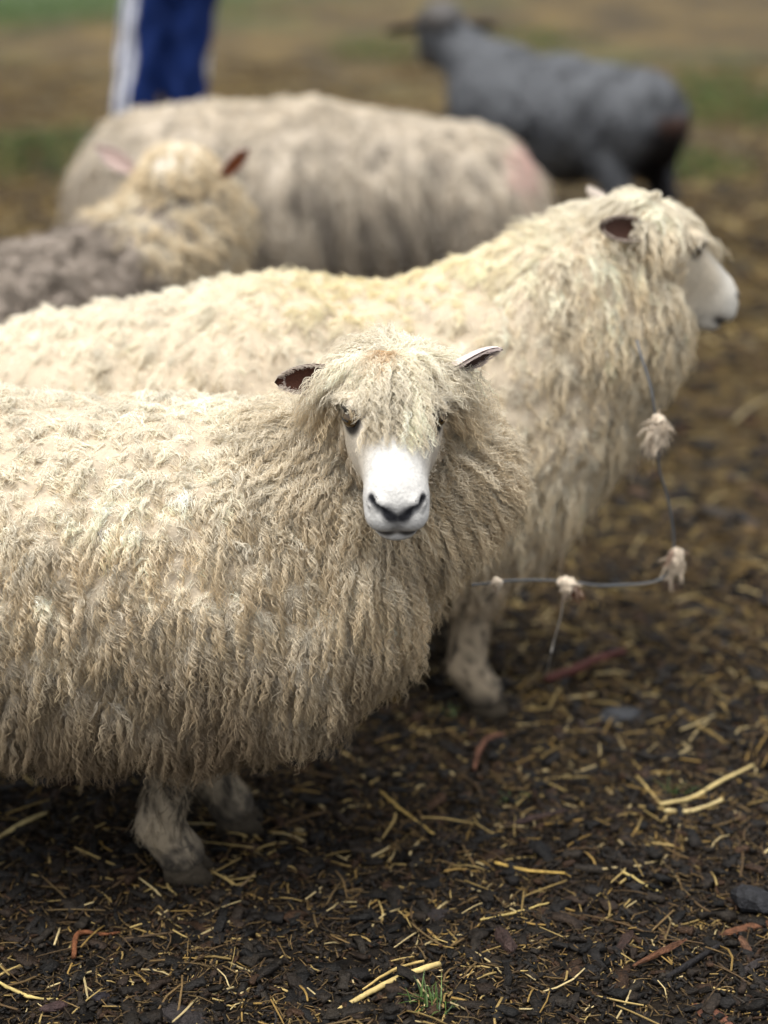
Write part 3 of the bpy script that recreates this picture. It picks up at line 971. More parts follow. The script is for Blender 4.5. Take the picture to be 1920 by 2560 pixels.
# fifth sheep: short grey coat, far right, walking away
g5a, g5b = Wobble(61, .22), Wobble(62, .07)
def g5_fn(P, N, q, hw, r, near, nc):
    k = (1 + .58 * g5a(P) + .25 * g5b(P))
    a = np.tile(w(.098, .101, .110), (len(P), 1)) * k[:, None]
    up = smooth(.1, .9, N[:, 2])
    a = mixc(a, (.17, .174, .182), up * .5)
    a = g5_skin(P, a)
    return a, a * 1.1
H5 = unit(w(-.66, .75, 0))
def g5_skin(V, c):
    l = (V - w(.44, 6.85, 0)) @ frame(H5).T / 1.03
    rear = smooth(-.60, -.70, l[:, 0])
    dk = rear * smooth(.12, .07, np.abs(l[:, 1])) * smooth(.50, .44, l[:, 2])
    br = smooth(-.66, -.74, l[:, 0]) * smooth(.085, .045, np.abs(l[:, 1])) * smooth(.035, .015, np.abs(l[:, 2] - .475))
    c = mixc(c, (.14, .065, .040), br * .8)
    return mixc(c, (.012, .010, .010), dk)
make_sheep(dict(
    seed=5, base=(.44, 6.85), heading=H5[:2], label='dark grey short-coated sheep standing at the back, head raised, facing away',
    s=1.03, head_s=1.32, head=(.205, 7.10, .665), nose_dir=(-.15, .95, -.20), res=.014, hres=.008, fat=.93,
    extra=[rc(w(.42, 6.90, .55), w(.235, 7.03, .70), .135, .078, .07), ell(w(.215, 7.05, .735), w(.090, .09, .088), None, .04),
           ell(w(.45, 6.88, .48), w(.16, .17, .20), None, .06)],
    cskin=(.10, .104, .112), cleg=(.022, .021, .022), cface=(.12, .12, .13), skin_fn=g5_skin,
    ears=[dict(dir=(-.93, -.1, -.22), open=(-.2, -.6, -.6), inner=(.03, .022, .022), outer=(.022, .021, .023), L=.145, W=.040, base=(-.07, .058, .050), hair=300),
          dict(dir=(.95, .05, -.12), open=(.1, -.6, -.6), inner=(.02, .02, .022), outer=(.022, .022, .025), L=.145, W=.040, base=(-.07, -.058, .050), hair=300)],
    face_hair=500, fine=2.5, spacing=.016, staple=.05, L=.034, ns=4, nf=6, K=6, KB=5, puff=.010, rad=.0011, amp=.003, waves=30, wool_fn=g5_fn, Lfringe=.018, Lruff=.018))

# ------------------------------------------------------------------ person: blue tracksuit trousers with white side stripes
def make_person():
    px, py = -.84, 7.02
    root = empty('person', (px, py, 0), 'person in blue tracksuit trousers with white side stripes, standing behind the sheep', 'person')
    hipA, kneeA, ankA = w(-.875, 7.0, .92), w(-.945, 6.98, .50), w(-.990, 7.0, .10)
    hipB, kneeB, ankB = w(-.715, 7.03, .92), w(-.770, 7.05, .50), w(-.800, 7.10, .10)
    tr = []
    for a, k, f in ((hipA, kneeA, ankA), (hipB, kneeB, ankB)):
        tr += [rc(a, k, .100, .080, .03), rc(k, f, .080, .070, .03)]
    tr.append(ell(w(-.800, 7.02, .96), w(.180, .13, .13), None, .04))
    fold = Wobble(55, .10)
    V, Q = polygonise(tr, .009, lambda P: .009 * fold(P, (1, 1, .7)))
    col = np.tile(w(.006, .024, .125), (len(V), 1)) * (1 + .12 * fold(V))[:, None]
    def stripes(V, a, k, f, dirv):
        dirv = unit(w(*dirv)); tan = unit(np.cross([0, 0, 1.], dirv))
        z = V[:, 2]
        ax = np.where((z > k[2])[:, None], k + (a - k) * ((z - k[2]) / (a[2] - k[2]))[:, None], f + (k - f) * ((z - f[2]) / (k[2] - f[2]))[:, None])
        d = V - ax; d[:, 2] = 0
        s_ = d @ tan; o = d @ dirv
        m = np.zeros(len(V))
        for c in (-.040, 0, .040):
            m = np.maximum(m, smooth(.0135, .0095, np.abs(s_ - c)))
        return m * (o > .03) * (np.linalg.norm(d, axis=1) < .125)
    m = np.maximum(stripes(V, hipA, kneeA, ankA, (-.72, -.70, 0)), stripes(V, hipB, kneeB, ankB, (.9, .4, 0)))
    mesh_obj('trousers', V, Q, M_CLOTH, root, mixc(col, (.75, .76, .80), m))
    # upper body, arms hanging, hands and head: one continuous figure above the waistband
    up = [rc(w(-.825, 7.02, 1.02), w(-.82, 7.02, 1.34), .135, .150, .05), rc(w(-.98, 7.02, 1.40), w(-.66, 7.02, 1.40), .075, .075, .05),
          rc(w(-.82, 7.02, 1.40), w(-.82, 7.01, 1.54), .062, .055, .03)]
    for sx in (-1, 1):
        sh, el_, wr = w(-.82 + sx * .185, 7.02, 1.39), w(-.82 + sx * .235, 7.06, 1.14), w(-.82 + sx * .200, 6.835, 1.125)
        up += [rc(sh, el_, .062, .050, .03), rc(el_, wr, .050, .036, .02)]
    V, Q = polygonise(up, .012)
    mesh_obj('jacket', V, Q, M_CLOTH, root, np.tile(w(.006, .024, .125), (len(V), 1)))
    skin = w(.50, .32, .24)
    hd_ = [ell(w(-.82, 7.0, 1.66), w(.075, .095, .118), None, .02), rc(w(-.82, 7.01, 1.50), w(-.82, 7.0, 1.60), .05, .05, .02),
           rc(w(-.82, 6.905, 1.655), w(-.82, 6.895, 1.635), .010, .014, .01), ell(w(-.82, 6.91, 1.595), w(.026, .010, .008), None, .008)]
    for sx in (-1, 1):
        hd_.append(ell(w(-.82 + sx * .077, 7.01, 1.655), w(.010, .02, .03), None, .01))
        hd_.append(ell(w(-.82 + sx * .030, 6.912, 1.665), w(.013, .010, .008), None, .004, 's'))
    V, Q = polygonise(hd_, .006)
    mesh_obj('head', V, Q, M_CLOTH, root, np.tile(skin, (len(V), 1)))
    for sx in (-1, 1):          # hands held in front of the belly
        R = frame(w(-sx * .85, -.45, .15), (0, -.2, 1))
        c = w(-.82 + sx * .135, 6.80, 1.135)
        X = lambda p: c + w(*p) @ R
        sk = [rc(X((-.075, 0, 0)), X((-.02, 0, 0)), .028, .028, .02), ell(c, w(.045, .018, .040), R[[0, 1, 2]], .02)]
        for i, fl in enumerate((.060, .070, .066, .052)):
            b0 = (.035, 0, .030 - .020 * i); b1 = (.035 + fl * .55, sx * .006, b0[2]); b2 = (.035 + fl, sx * .022, b0[2])
            sk += [rc(X(b0), X(b1), .0095, .0088, .006), rc(X(b1), X(b2), .0088, .0075, .006)]
        sk += [rc(X((-.005, 0, .036)), X((.028, sx * .012, .058)), .012, .010, .008), rc(X((.028, sx * .012, .058)), X((.052, sx * .018, .062)), .010, .008, .006)]
        V, Q = polygonise(sk, .005)
        mesh_obj('hand', V, Q, M_CLOTH, root, np.tile(skin, (len(V), 1)))
    hr = [ell(w(-.82, 7.02, 1.69), w(.088, .098, .108), None, .02), ell(w(-.82, 6.90, 1.62), w(.08, .05, .075), None, .01, 's')]
    V, Q = polygonise(hr, .008)
    mesh_obj('hair', V, Q, M_CLOTH, root, np.tile(w(.05, .03, .02), (len(V), 1)))
    for f, dx in ((ankA, -.02), (ankB, .01)):
        sh = [ell(f + w(dx, -.055, -.055), w(.045, .125, .045), None, .02), rc(f + w(0, 0, .0), f + w(0, .01, -.05), .055, .05, .03)]
        V, Q = polygonise(sh, .009)
        V[:, 2] = np.maximum(V[:, 2], .002)
        c = np.where((V[:, 2] < .022)[:, None], w(.5, .5, .5), w(.03, .03, .035))
        mesh_obj('shoe', V, Q, M_CLOTH, root, c)
make_person()

# ------------------------------------------------------------------ wire with snagged wool
def tube(pts, rad, n=7, sub=4):
    P = np.array(pts, float)
    Q = [P[0]]
    for i in range(len(P) - 1):
        p0, p1, p2, p3 = P[max(i - 1, 0)], P[i], P[i + 1], P[min(i + 2, len(P) - 1)]
        for k in range(1, sub + 1):
            t = k / sub
            Q.append(.5 * (2 * p1 + (p2 - p0) * t + (2 * p0 - 5 * p1 + 4 * p2 - p3) * t * t + (3 * p1 - p0 - 3 * p2 + p3) * t ** 3))
    Q = np.array(Q)
    T = unit(np.gradient(Q, axis=0))
    ref = w(.31, .2, .93)
    A = unit(np.cross(T, ref)); B = np.cross(T, A)
    rr = np.broadcast_to(np.asarray(rad, float), (len(Q),)) if np.ndim(rad) == 0 else np.interp(np.linspace(0, 1, len(Q)), np.linspace(0, 1, len(rad)), rad)
    a = np.linspace(0, 2 * math.pi, n, endpoint=False)
    V = (Q[:, None, :] + rr[:, None, None] * (np.cos(a)[None, :, None] * A[:, None, :] + np.sin(a)[None, :, None] * B[:, None, :])).reshape(-1, 3)
    F = [(i * n + j, i * n + (j + 1) % n, (i + 1) * n + (j + 1) % n, (i + 1) * n + j) for i in range(len(Q) - 1) for j in range(n)]
    F.append(tuple(range(n))[::-1]); F.append(tuple((len(Q) - 1) * n + j for j in range(n)))
    return V, F

M_WIRE = plain_mat('galvanised_wire', (.13, .135, .14), .4, .5, .4)
wire_pts = [at(1592, 850, 2.60), at(1602, 890, 2.585), at(1622, 950, 2.57), at(1634, 1010, 2.56), at(1641, 1080, 2.56), at(1648, 1170, 2.56), at(1662, 1220, 2.56),
            at(1676, 1280, 2.56), at(1684, 1350, 2.56), at(1679, 1405, 2.56), at(1660, 1442, 2.56), at(1620, 1458, 2.55), at(1560, 1462, 2.54), at(1500, 1464, 2.53), at(1450, 1458, 2.52),
            at(1400, 1452, 2.51), at(1340, 1450, 2.49), at(1270, 1452, 2.46), at(1225, 1458, 2.44), at(1180, 1462, 2.40)]
V, F = tube(wire_pts, .0021)
org = wire_pts[10]
tag(mesh_obj('bent_wire', V, F, M_WIRE, origin=org), 'loose grey steel wire bent beside the profile sheep, wool snagged on it', 'wire')

def tuft(center, length, width, seed, label, drop=(0, 0, -1), col=((.74, .66, .55), (.62, .52, .40)), brown=None):
    r = np.random.default_rng(seed)
    root = empty('wool_tuft', center, label, 'wool tuft', 'wool snagged on the wire')
    d_ = unit(w(*drop))
    c1, c2 = center + d_ * length * .30 + w(.15, 0, 0) * width, center + d_ * length * .62 - w(.10, 0, 0) * width
    V, Q = polygonise([rc(center, c1, width * .30, width * .40, .01), rc(c1, c2, width * .40, width * .16, .01),
                       ell(center + w(.30, -.1, .1) * width, w(.34, .3, .26) * width, None, .01)], .0025, lambda P: .0022 * Wobble(seed, .014)(P))
    cc = np.tile(w(*col[1]), (len(V), 1))
    if brown:
        cc = mixc(cc, (.16, .06, .035), smooth(.014, .006, np.linalg.norm(V - center - w(*brown), axis=1)))
    mesh_obj('felted_core', V, Q, M_SKIN, root, cc)
    n = 90
    P, _ = sample_surface(V, Q, n, r)
    N = grad([rc(center, c2, width * .3, width * .3)], P)
    D = tangent(d_ * .9 + .75 * r.normal(size=(n, 3)), N)
    a, b = np.tile(w(*col[0]), (n, 1)), np.tile(w(*col[1]), (n, 1))
    if brown:
        m = smooth(.016, .007, np.linalg.norm(P - center - w(*brown), axis=1))
        a = mixc(a, (.16, .06, .035), m); b = mixc(b, (.18, .08, .05), m)
    g = grow(P, N, D, r.uniform(.2, .55, n) ** 1.0 * length, np.full(n, .18), np.full(n, .0020), np.full(n, 1.4), 8, .0045, 9, a, b, .00045, r, clump=.75, sag=.35, frizz=.5)
    hair_obj('loose_wool', [g], M_WOOL, root)

tuft(at(1640, 1050, 2.555), .055, .022, 401, 'long pale wool tuft snagged high on the upright wire')
tuft(at(1685, 1385, 2.555), .045, .022, 402, 'wool tuft with a rusty brown spot at the bend of the wire', brown=(-.012, -.008, .006))
tuft(at(1405, 1458, 2.505), .036, .024, 403, 'short wool tuft knotted on the level wire beside the front sheep', drop=(.8, 0, -.6), brown=(.02, -.006, -.010))
tuft(at(1238, 1455, 2.43), .014, .012, 404, 'tiny wool wisp where the wire meets the front sheep', drop=(.3, 0, -.9))

sp = [at(1408, 1490, 2.50), at(1402, 1540, 2.50), at(1385, 1600, 2.51), at(1372, 1660, 2.52), ground_at(1362, 1712) + w(0, 0, .012), ground_at(1378, 1728) + w(0, 0, .006)]
V, F = tube(sp, .0011, 6)
tag(mesh_obj('hanging_string', V, F, plain_mat('grey_twine', (.30, .28, .25), .8, .2), origin=sp[-1]), 'thin grey string hanging from the level wire to the ground', 'string')

# ------------------------------------------------------------------ litter on the ground
def gz(P):
    return ground_z(P[:, 0], P[:, 1])

def prisms(P, yaw, tilt, L, wd, ht, col, r, jitter=.15, segs=2, bend=.0):
    """a batch of bent, irregular four-sided sticks; P centres on the ground"""
    n = len(P)
    d = np.stack([np.cos(yaw) * np.cos(tilt), np.sin(yaw) * np.cos(tilt), np.sin(tilt)], 1)
    l = np.stack([-np.sin(yaw), np.cos(yaw), np.zeros(n)], 1)
    u = np.cross(d, l)
    ring = segs + 1
    V = np.zeros((n, ring * 4, 3))
    bx = bend * r.normal(size=n) * L; bz = np.abs(bend * .4 * r.normal(size=n)) * L
    for k in range(ring):
        t = k / segs - .5
        c = P + d * (t * L)[:, None] + l * (bx * (4 * t * t))[:, None] + u * (bz * (1 - 4 * t * t))[:, None]
        for j, (a, b) in enumerate(((-1, -1), (1, -1), (1, 1), (-1, 1))):
            ja, jb = 1 + jitter * r.normal(size=n), 1 + jitter * r.normal(size=n)
            js = jitter * r.normal(size=n) * .5
            V[:, k * 4 + j] = c + l * (a * wd * .5 * ja)[:, None] + u * (b * ht * .5 * jb)[:, None] + d * (js * wd)[:, None]
    F = []
    for k in range(segs):
        for j in range(4):
            F.append((k * 4 + j, k * 4 + (j + 1) % 4, (k + 1) * 4 + (j + 1) % 4, (k + 1) * 4 + j))
    F += [(3, 2, 1, 0), (segs * 4, segs * 4 + 1, segs * 4 + 2, segs * 4 + 3)]
    F = np.array(F)
    Q = (np.arange(n)[:, None, None] * ring * 4 + F[None]).reshape(-1, 4)
    return V.reshape(-1, 3), Q, np.repeat(col, ring * 4, 0)

STRAW_C = np.array([(.36, .26, .10), (.24, .165, .06), (.46, .36, .18), (.14, .09, .038), (.09, .056, .026), (.26, .165, .05), (.075, .048, .024), (.12, .08, .035)])
CHIP_C = np.array([(.011, .0088, .0068), (.018, .0138, .0102), (.010, .0090, .0080), (.022, .0160, .0112), (.028, .0185, .0125), (.015, .0130, .0115), (.013, .0105, .0080), (.024, .0190, .0140), (.040, .0215, .0115)])
lr = np.random.default_rng(99)

def scatter(n, ylo, yhi, half=.30, power=1.0):
    y = ylo + (yhi - ylo) * lr.random(n) ** power
    x = (lr.random(n) * 2 - 1) * (half * y * .72 + .25)
    return np.stack([x, y, np.zeros(n)], 1)

def clusters(P, sc, seed, lo=-.6):
    k = Wobble(seed, sc)(P)
    return P[k + .5 * lr.normal(size=len(P)) > lo]

def litter(name, P, Lr, wr, hr_, pal, label, cat, mat, tilt=.15, segs=2, bend=.0, jitter=.15, lift=.6, var=.25):
    n = len(P)
    L = lr.uniform(*Lr, n) * lr.uniform(.6, 1.1, n); wd = lr.uniform(*wr, n); ht = lr.uniform(*hr_, n) if hr_ else wd * .7
    col = pal[lr.integers(0, len(pal), n)] * lr.uniform(1 - var, 1 + var, (n, 1))
    P = P.copy(); P[:, 2] = gz(P) + ht * lift * .5 + .002
    V, Q, c = prisms(P, lr.uniform(0, 6.283, n), lr.normal(0, tilt, n), L, wd, ht, col, lr, jitter, segs, bend)
    return V, Q, c

def merge(parts):
    Vs, Qs, Cs, o = [], [], [], 0
    for V, Q, c in parts:
        Vs.append(V); Qs.append(Q + o); Cs.append(c); o += len(V)
    return np.concatenate(Vs), np.concatenate(Qs), np.concatenate(Cs)

mul = [litter('m', scatter(9000, 1.70, 3.4, power=1.3), (.006, .024), (.002, .008), (.002, .005), CHIP_C, 0, 0, 0, .35, 1, 0, .35),
       litter('m', scatter(2600, 1.70, 4.2, power=1.2), (.018, .050), (.006, .018), (.003, .008), CHIP_C, 0, 0, 0, .25, 3, .06, .30),
       litter('m', scatter(16000, 1.70, 3.0, power=1.2), (.002, .009), (.001, .004), (.001, .004), CHIP_C, 0, 0, 0, .6, 1, 0, .4),
       litter('m', scatter(6000, 1.70, 3.2, power=1.2), (.010, .035), (.0008, .0025), None, CHIP_C * 1.5, 0, 0, 0, .3, 2, .1, .2, 1.8),
       litter('m', scatter(2500, 3.6, 9.0), (.02, .08), (.012, .03), (.006, .015), CHIP_C * 1.6, 0, 0, 0, .2, 2, .05, .28)]
V, Q, c = merge(mul)
tag(mesh_obj('bark_mulch', V, Q, M_CHIP, cols=c, smooth_shade=False), 'dark wet bark mulch covering the ground', 'mulch', kind='stuff')

DULL_C = np.array([(.10, .066, .028), (.065, .042, .020), (.15, .10, .042), (.05, .034, .018), (.12, .075, .03), (.035, .024, .014)])
stw = [litter('s', clusters(scatter(9500, 1.70, 3.3, power=1.1), .25, 501, -.25), (.008, .030), (.0009, .0022), None, STRAW_C, 0, 0, 0, .30, 2, .08, .1, 1.6),
       litter('s', clusters(scatter(3000, 1.75, 4.2), .3, 502, -.25), (.03, .085), (.0014, .0030), None, STRAW_C, 0, 0, 0, .12, 3, .09, .1, 2.0),
       litter('s', scatter(16000, 1.70, 3.2, power=1.15), (.006, .028), (.0005, .0014), None, DULL_C, 0, 0, 0, .35, 2, .14, .15, 1.6),
       litter('s', clusters(scatter(6000, 1.75, 3.6), .22, 506, 0), (.02, .06), (.0007, .0018), None, DULL_C, 0, 0, 0, .16, 3, .14, .15, 2.4),
       litter('s', clusters(scatter(11000, 2.7, 6.0), .5, 503, -.3), (.03, .11), (.002, .0045), None, np.concatenate([STRAW_C * .75, DULL_C, DULL_C]), 0, 0, 0, .15, 2, .08, .1, 1.6),
       litter('s', clusters(scatter(9000, 5.0, 13.0), .9, 504, -.2), (.06, .2), (.004, .010), None, np.concatenate([STRAW_C, DULL_C]) * .8, 0, 0, 0, .12, 2, .08, .1, 1.6)]
V, Q, c = merge(stw)
tag(mesh_obj('straw_litter', V, Q, M_STRAW, cols=c), 'short golden straw bits scattered over the mulch', 'straw', kind='stuff')

# grass: patches too far to count
def blades(P, h, wd, r, spread=.5):
    n = len(P)
    yaw = r.uniform(0, 6.283, n); lean = r.uniform(.1, spread, n)
    d = np.stack([np.cos(yaw), np.sin(yaw), np.zeros(n)], 1); l = np.stack([-d[:, 1], d[:, 0], np.zeros(n)], 1)
    V = np.zeros((n, 8, 3))
    for k, t in enumerate((0, .4, .75, 1.0)):
        c = P + d * (h * lean * t * t)[:, None] + w(0, 0, 1) * (h * t * (1 - .35 * lean * t))[:, None]
        wk = wd * (1 - t ** 1.6) + .0003
        V[:, 2 * k] = c - l * (wk * .5)[:, None]; V[:, 2 * k + 1] = c + l * (wk * .5)[:, None]
    F = np.array([(0, 1, 3, 2), (2, 3, 5, 4), (4, 5, 7, 6)])
    Q = (np.arange(n)[:, None, None] * 8 + F[None]).reshape(-1, 4)
    col = np.array([(.06, .11, .02), (.085, .14, .03), (.05, .09, .025)])[r.integers(0, 3, n)] * r.uniform(.7, 1.3, (n, 1))
    return V.reshape(-1, 3), Q, np.repeat(col, 8, 0)
gpar = []
for u, v, rx, ry, n in ((60, 390, .55, .9, 1500), (1820, 265, .6, 1.1, 1900), (1740, 420, .3, .4, 500), (950, 125, .5, 1.0, 900), (1300, 100, .7, 1.3, 1000), (1790, 200, .4, .7, 500), (200, 20, 2.6, 2.4, 5000), (-200, 60, 1.6, 2.5, 2500)):
    c = ground_at(u, v)
    a, rr = lr.uniform(0, 6.283, n), np.sqrt(lr.random(n)) * lr.uniform(.5, 1.1, n)
    n = int(n * .6); a, rr = a[:n], rr[:n]
    P = c + np.stack([np.cos(a) * rr * rx, np.sin(a) * rr * ry, np.zeros(n)], 1); P[:, 2] = gz(P)
    gpar.append(blades(P, lr.uniform(.03, .10, n), lr.uniform(.004, .009, n), lr))
V, Q, c = merge(gpar)
tag(mesh_obj('grass', V, Q, M_GRASS, cols=c), 'patches of short green grass on the far ground', 'grass', kind='stuff')

# tufts of grass that can be told apart
for i, (u, v, n, hh, sp_, lab) in enumerate((
        (1085, 2548, 40, .036, .026, 'small green grass tuft at the bottom edge beside the long straw stem'),
        (1680, 1995, 16, .030, .020, 'little dull green grass tuft behind the pair of pale straw stems'),
        (1290, 2010, 14, .022, .028, 'low sparse green grass sprig below the curved red-brown bark strip'),
        (1125, 1800, 14, .022, .022, 'tiny green sprig in the shade beside the profile sheep\'s hoof'))):
    c = ground_at(u, v)
    P = c + np.stack([lr.normal(0, sp_ * .5, n), lr.normal(0, sp_ * .4, n), np.zeros(n)], 1); P[:, 2] = gz(P) - .002
    V, Q, cc = blades(P, lr.uniform(.5, 1.2, n) * hh, lr.uniform(.0016, .003, n), lr, 1.3)
    tag(mesh_obj('grass_tuft', V, Q, M_GRASS, cols=cc, origin=c), lab, 'grass tuft', 'grass tufts in the mulch')

# single pieces
def lump(L, wd, ht, seed, n=10, rings=6):
    """irregular bark piece along x, flat underneath, split ends"""
    r = np.random.default_rng(seed)
    V, F = [], []
    for k in range(rings):
        t = k / (rings - 1)
        sc = (1 - abs(2 * t - 1) ** 3.2) * .75 + .25
        sc *= r.uniform(.85, 1.1)
        for j in range(n):
            a = 2 * math.pi * j / n
            rj = r.uniform(.82, 1.12)
            V.append(((t - .5) * L + r.normal(0, .02) * L, math.cos(a) * wd * .5 * sc * rj, math.sin(a) * ht * .5 * sc * rj * (1 if math.sin(a) > 0 else .6)))
    for k in range(rings - 1):
        for j in range(n):
            F.append((k * n + j, k * n + (j + 1) % n, (k + 1) * n + (j + 1) % n, (k + 1) * n + j))
    F.append(tuple(range(n))[::-1]); F.append(tuple((rings - 1) * n + j for j in range(n)))
    return np.array(V), F

def place_lump(name, u0, v0, u1, v1, wd, ht, col, lab, cat, seed, group=None, z=.004):
    a, b = ground_at(u0, v0), ground_at(u1, v1)
    V, F = lump(np.linalg.norm(b - a), wd, ht, seed)
    R = frame(b - a)
    mid = (a + b) / 2; mid[2] = gz(mid[None])[0] + z
    c = np.tile(w(*col), (len(V), 1)) * np.random.default_rng(seed).uniform(.7, 1.3, (len(V), 1))
    tag(mesh_obj(name, mid + V @ R, F, M_CHIP, cols=c, smooth_shade=False, origin=mid), lab, cat, group)

def stem(name, pix, rad, col, lab, cat='straw', z=.008, group=None, mat=None):
    pts = [ground_at(u, v) for u, v in pix]
    for p in pts:
        p[2] = gz(p[None])[0] + z
    V, F = tube(pts, rad, 8, 5)
    nz = Wobble(len(pts) + abs(int(pix[0][0])), .02)
    V = V + .0006 * nz(V)[:, None]
    c = np.tile(w(*col), (len(V), 1)) * (1 + .22 * nz(V, (.6, .6, 1)))[:, None]
    tag(mesh_obj(name, V, F, mat or M_STRAW, cols=c, origin=pts[0]), lab, cat, group)

G_ST, G_BK = 'straw stems lying on the mulch', 'bark and wood lying on the mulch'
stem('straw_stalk', [(812, 2556), (900, 2515), (1000, 2475), (1100, 2440)], [.0022, .0034, .0040, .0036], (.55, .42, .17), 'thick split yellow straw stem at the bottom centre', group=G_ST)
stem('straw_stalk', [(905, 2500), (980, 2462), (1060, 2436)], [.0012, .0020, .0014], (.46, .33, .12), 'thin straw strip leaning along the thick yellow stem', group=G_ST, z=.014)
stem('straw_stalk', [(1648, 2040), (1730, 2015), (1790, 1985), (1880, 1945)], [.003, .0034, .003, .002], (.55, .43, .19), 'long pale straw stem rising to the right edge, upper of a pair', group=G_ST, z=.012)
stem('straw_stalk', [(1660, 2052), (1730, 2042), (1805, 2028)], [.0026, .003, .0026], (.58, .46, .22), 'short pale straw stem just below the long pale one', group=G_ST)
stem('straw_stalk', [(1236, 2180), (1320, 2192), (1412, 2205)], [.002, .0024, .0016], (.50, .33, .09), 'orange-yellow straw stem lying level in the mulch', group=G_ST)
stem('straw_stalk', [(-10, 2112), (60, 2085), (122, 2054)], [.003, .0036, .0026], (.42, .33, .15), 'broad straw stem at the left edge under the belly', group=G_ST)
stem('straw_stalk', [(-10, 2464), (70, 2486), (145, 2510)], [.002, .0024, .0014], (.48, .37, .14), 'slanting straw stem in the bottom left corner', group=G_ST)
stem('straw_stalk', [(950, 1980), (1010, 2030), (1085, 2092)], [.002, .0024, .0016], (.36, .25, .08), 'dull straw stem slanting down right of the sheep\'s front legs', group=G_ST)
stem('straw_stalk', [(1590, 1965), (1620, 2000), (1655, 2040)], [.0018, .002, .0014], (.45, .33, .13), 'short straw stem meeting the end of the pale pair', group=G_ST)
stem('straw_stalk', [(1830, 1075), (1870, 1040), (1930, 1000)], [.0035, .0045, .0035], (.30, .24, .13), 'blurred pale stalk at the right edge below the sheep\'s muzzle', group=G_ST)
stem('straw_stalk', [(385, 2143), (420, 2172), (462, 2196)], [.0014, .0016, .0012], (.42, .30, .09), 'straw stem leaning against the front hoof', group=G_ST, z=.012)
stem('straw_stalk', [(545, 2260), (600, 2215), (640, 2185)], [.0016, .002, .0012], (.16, .11, .06), 'grey-brown stalk slanting up behind the lower left mulch', group=G_ST)
stem('straw_stalk', [(1555, 2210), (1625, 2232), (1650, 2245)], [.0016, .002, .0012], (.50, .38, .14), 'straw stem above the dark mud mound', group=G_ST)
stem('straw_stalk', [(1200, 2330), (1290, 2300), (1372, 2278)], [.0012, .0018, .001], (.48, .36, .13), 'long thin straw stem pointing at the mud mound', group=G_ST)
stem('twig', [(186, 2402), (188, 2372), (205, 2352), (250, 2346), (300, 2341)], [.0032, .0036, .0032, .003, .002], (.17, .065, .028), 'bent orange-brown twig at the lower left', 'twig', mat=M_CHIP)
stem('stick', [(1362, 1712), (1430, 1688), (1500, 1664), (1560, 1648)], [.006, .0085, .008, .005], (.10, .035, .028), 'thick reddish stick on the ground beyond the hanging string', 'stick', z=.012, mat=M_CHIP)
stem('stick', [(1666, 2478), (1720, 2432), (1795, 2386)], [.003, .0045, .003], (.016, .014, .014), 'thin black stick beside the red-brown splinter', 'stick', mat=M_CHIP)
stem('bark_strip', [(1186, 1930), (1196, 1892), (1222, 1864), (1262, 1852)], [.003, .006, .006, .003], (.11, .05, .03), 'curved red-brown bark strip in front of the profile sheep\'s leg', 'bark', mat=M_CHIP, group=G_BK)
place_lump('splinter', 1580, 2455, 1712, 2388, .011, .008, (.11, .048, .024), 'red-brown wood splinter on the lower right mulch', 'bark', 601, G_BK, .008)
place_lump('bark_piece', 1722, 2512, 1836, 2570, .022, .014, (.12, .05, .03), 'reddish bark piece at the bottom right edge', 'bark', 602, G_BK)
place_lump('bark_piece', 1826, 2262, 1940, 2300, .045, .040, (.022, .022, .024), 'big charred black bark chunk at the right edge', 'bark', 603, G_BK, .012)
place_lump('bark_piece', 1800, 2345, 1935, 2312, .016, .010, (.12, .052, .026), 'orange-brown bark slab under the charred chunk', 'bark', 604, G_BK, .006)
place_lump('bark_piece', 395, 2530, 520, 2575, .040, .022, (.024, .020, .019), 'large dark bark slab at the bottom left edge', 'bark', 605, G_BK)
place_lump('bark_piece', 1052, 2308, 1132, 2290, .030, .014, (.026, .021, .020), 'flat dark oval bark piece in the middle of the mulch', 'bark', 606, G_BK)
place_lump('bark_piece', 1245, 2365, 1280, 2425, .022, .018, (.040, .024, .020), 'upright brown bark piece left of the mud mound', 'bark', 607, G_BK, .008)
place_lump('bark_piece', 1850, 2345, 1880, 2410, .015, .010, (.10, .05, .028), 'small split brown bark piece under the orange-brown slab', 'bark', 608, G_BK, .008)
place_lump('bark_piece', 1845, 2455, 1905, 2410, .014, .012, (.030, .024, .022), 'small dark bark stub near the right edge', 'bark', 609, G_BK)
place_lump('bark_piece', 100, 2530, 170, 2518, .022, .012, (.05, .03, .028), 'brown bark piece near the bottom left corner', 'bark', 610, G_BK)
place_lump('bark_piece', 228, 2490, 275, 2500, .022, .016, (.026, .022, .026), 'grey-purple bark piece above the large dark slab', 'bark', 611, G_BK)
place_lump('bark_piece', 1540, 2400, 1580, 2340, .016, .012, (.045, .026, .020), 'brown bark stub sunk in the dark mud mound', 'bark', 612, G_BK)
place_lump('stone', 1500, 1800, 1600, 1778, .045, .022, (.042, .043, .046), 'blue-grey flat stone on the ground right of the leg', 'stone', 613, None)
place_lump('bark_piece', 1260, 2090, 1420, 2050, .012, .010, (.040, .024, .020), 'long dark bark strip behind the level straw stem', 'bark', 614, G_BK)

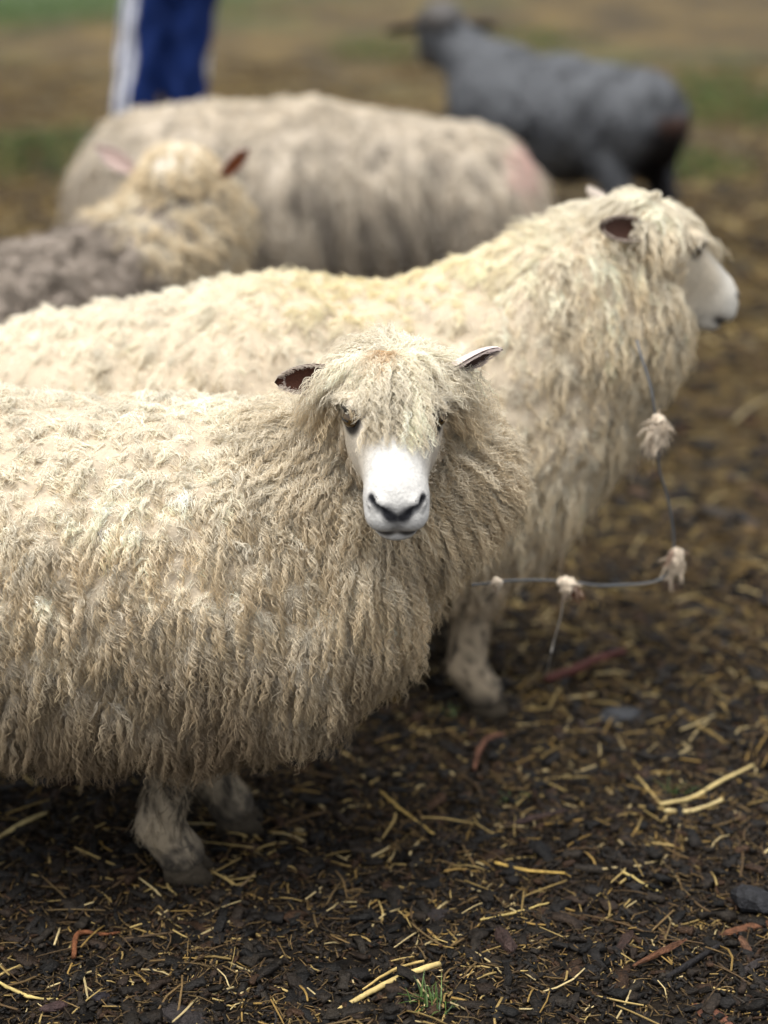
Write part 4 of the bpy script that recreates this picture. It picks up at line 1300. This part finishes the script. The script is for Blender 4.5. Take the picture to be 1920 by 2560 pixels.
# chips and stems that look alike, one by one
lump_meshes = []
for i in range(8):
    V, F = lump(1, .42, .24, 700 + i, 8, 4)
    me = bpy.data.meshes.new('bark_chip'); me.from_pydata(V.tolist(), [], F)
    a = me.attributes.new('col', 'FLOAT_COLOR', 'POINT')
    cc = np.ones((len(V), 4), f32); cc[:, :3] = CHIP_C[i % len(CHIP_C)] * lr.uniform(.8, 1.3, (len(V), 1))
    a.data.foreach_set('color', cc.ravel()); me.materials.append(M_CHIP); lump_meshes.append(me)
P = scatter(150, 1.78, 2.9, .26, 1.3)
P[:, 2] = gz(P)
for i, p in enumerate(P):
    o = bpy.data.objects.new('bark_chip', lump_meshes[i % 8])
    o.location = (p[0], p[1], p[2] + .004)
    k = lr.uniform(.018, .042)
    o.scale = (k, k * lr.uniform(.7, 1.3), k * lr.uniform(.7, 1.1))
    o.rotation_euler = (lr.normal(0, .25), lr.normal(0, .2), lr.uniform(0, 6.283))
    C.objects.link(o)
    tag(o, 'small dark bark chip among the loose mulch', 'bark chip', 'small bark chips in the mulch')
stem_meshes = []
for i in range(8):
    b = lr.normal(0, .06); b2 = lr.normal(0, .05)
    V, F = tube([(-.5, b, 0), (-.15, 0, .02), (.2, b2, .015), (.5, b2 * 2, 0)], [.018, .022, .02, .014], 5, 2)
    me = bpy.data.meshes.new('straw_piece'); me.from_pydata(V.tolist(), [], F)
    a = me.attributes.new('col', 'FLOAT_COLOR', 'POINT')
    cc = np.ones((len(V), 4), f32); cc[:, :3] = STRAW_C[i % len(STRAW_C)] * lr.uniform(.85, 1.15, (len(V), 1))
    a.data.foreach_set('color', cc.ravel()); me.materials.append(M_STRAW); stem_meshes.append(me)
P = scatter(170, 1.78, 3.0, .26, 1.2)
P[:, 2] = gz(P)
for i, p in enumerate(P):
    o = bpy.data.objects.new('straw_piece', stem_meshes[i % 8])
    o.location = (p[0], p[1], p[2] + .008)
    k = lr.uniform(.035, .09)
    o.scale = (k, k * lr.uniform(.5, 1.1), k * .8)
    o.rotation_euler = (0, lr.normal(0, .12), lr.uniform(0, 6.283))
    C.objects.link(o)
    tag(o, 'short loose straw piece scattered on the dark mulch', 'straw', 'straw pieces on the mulch')
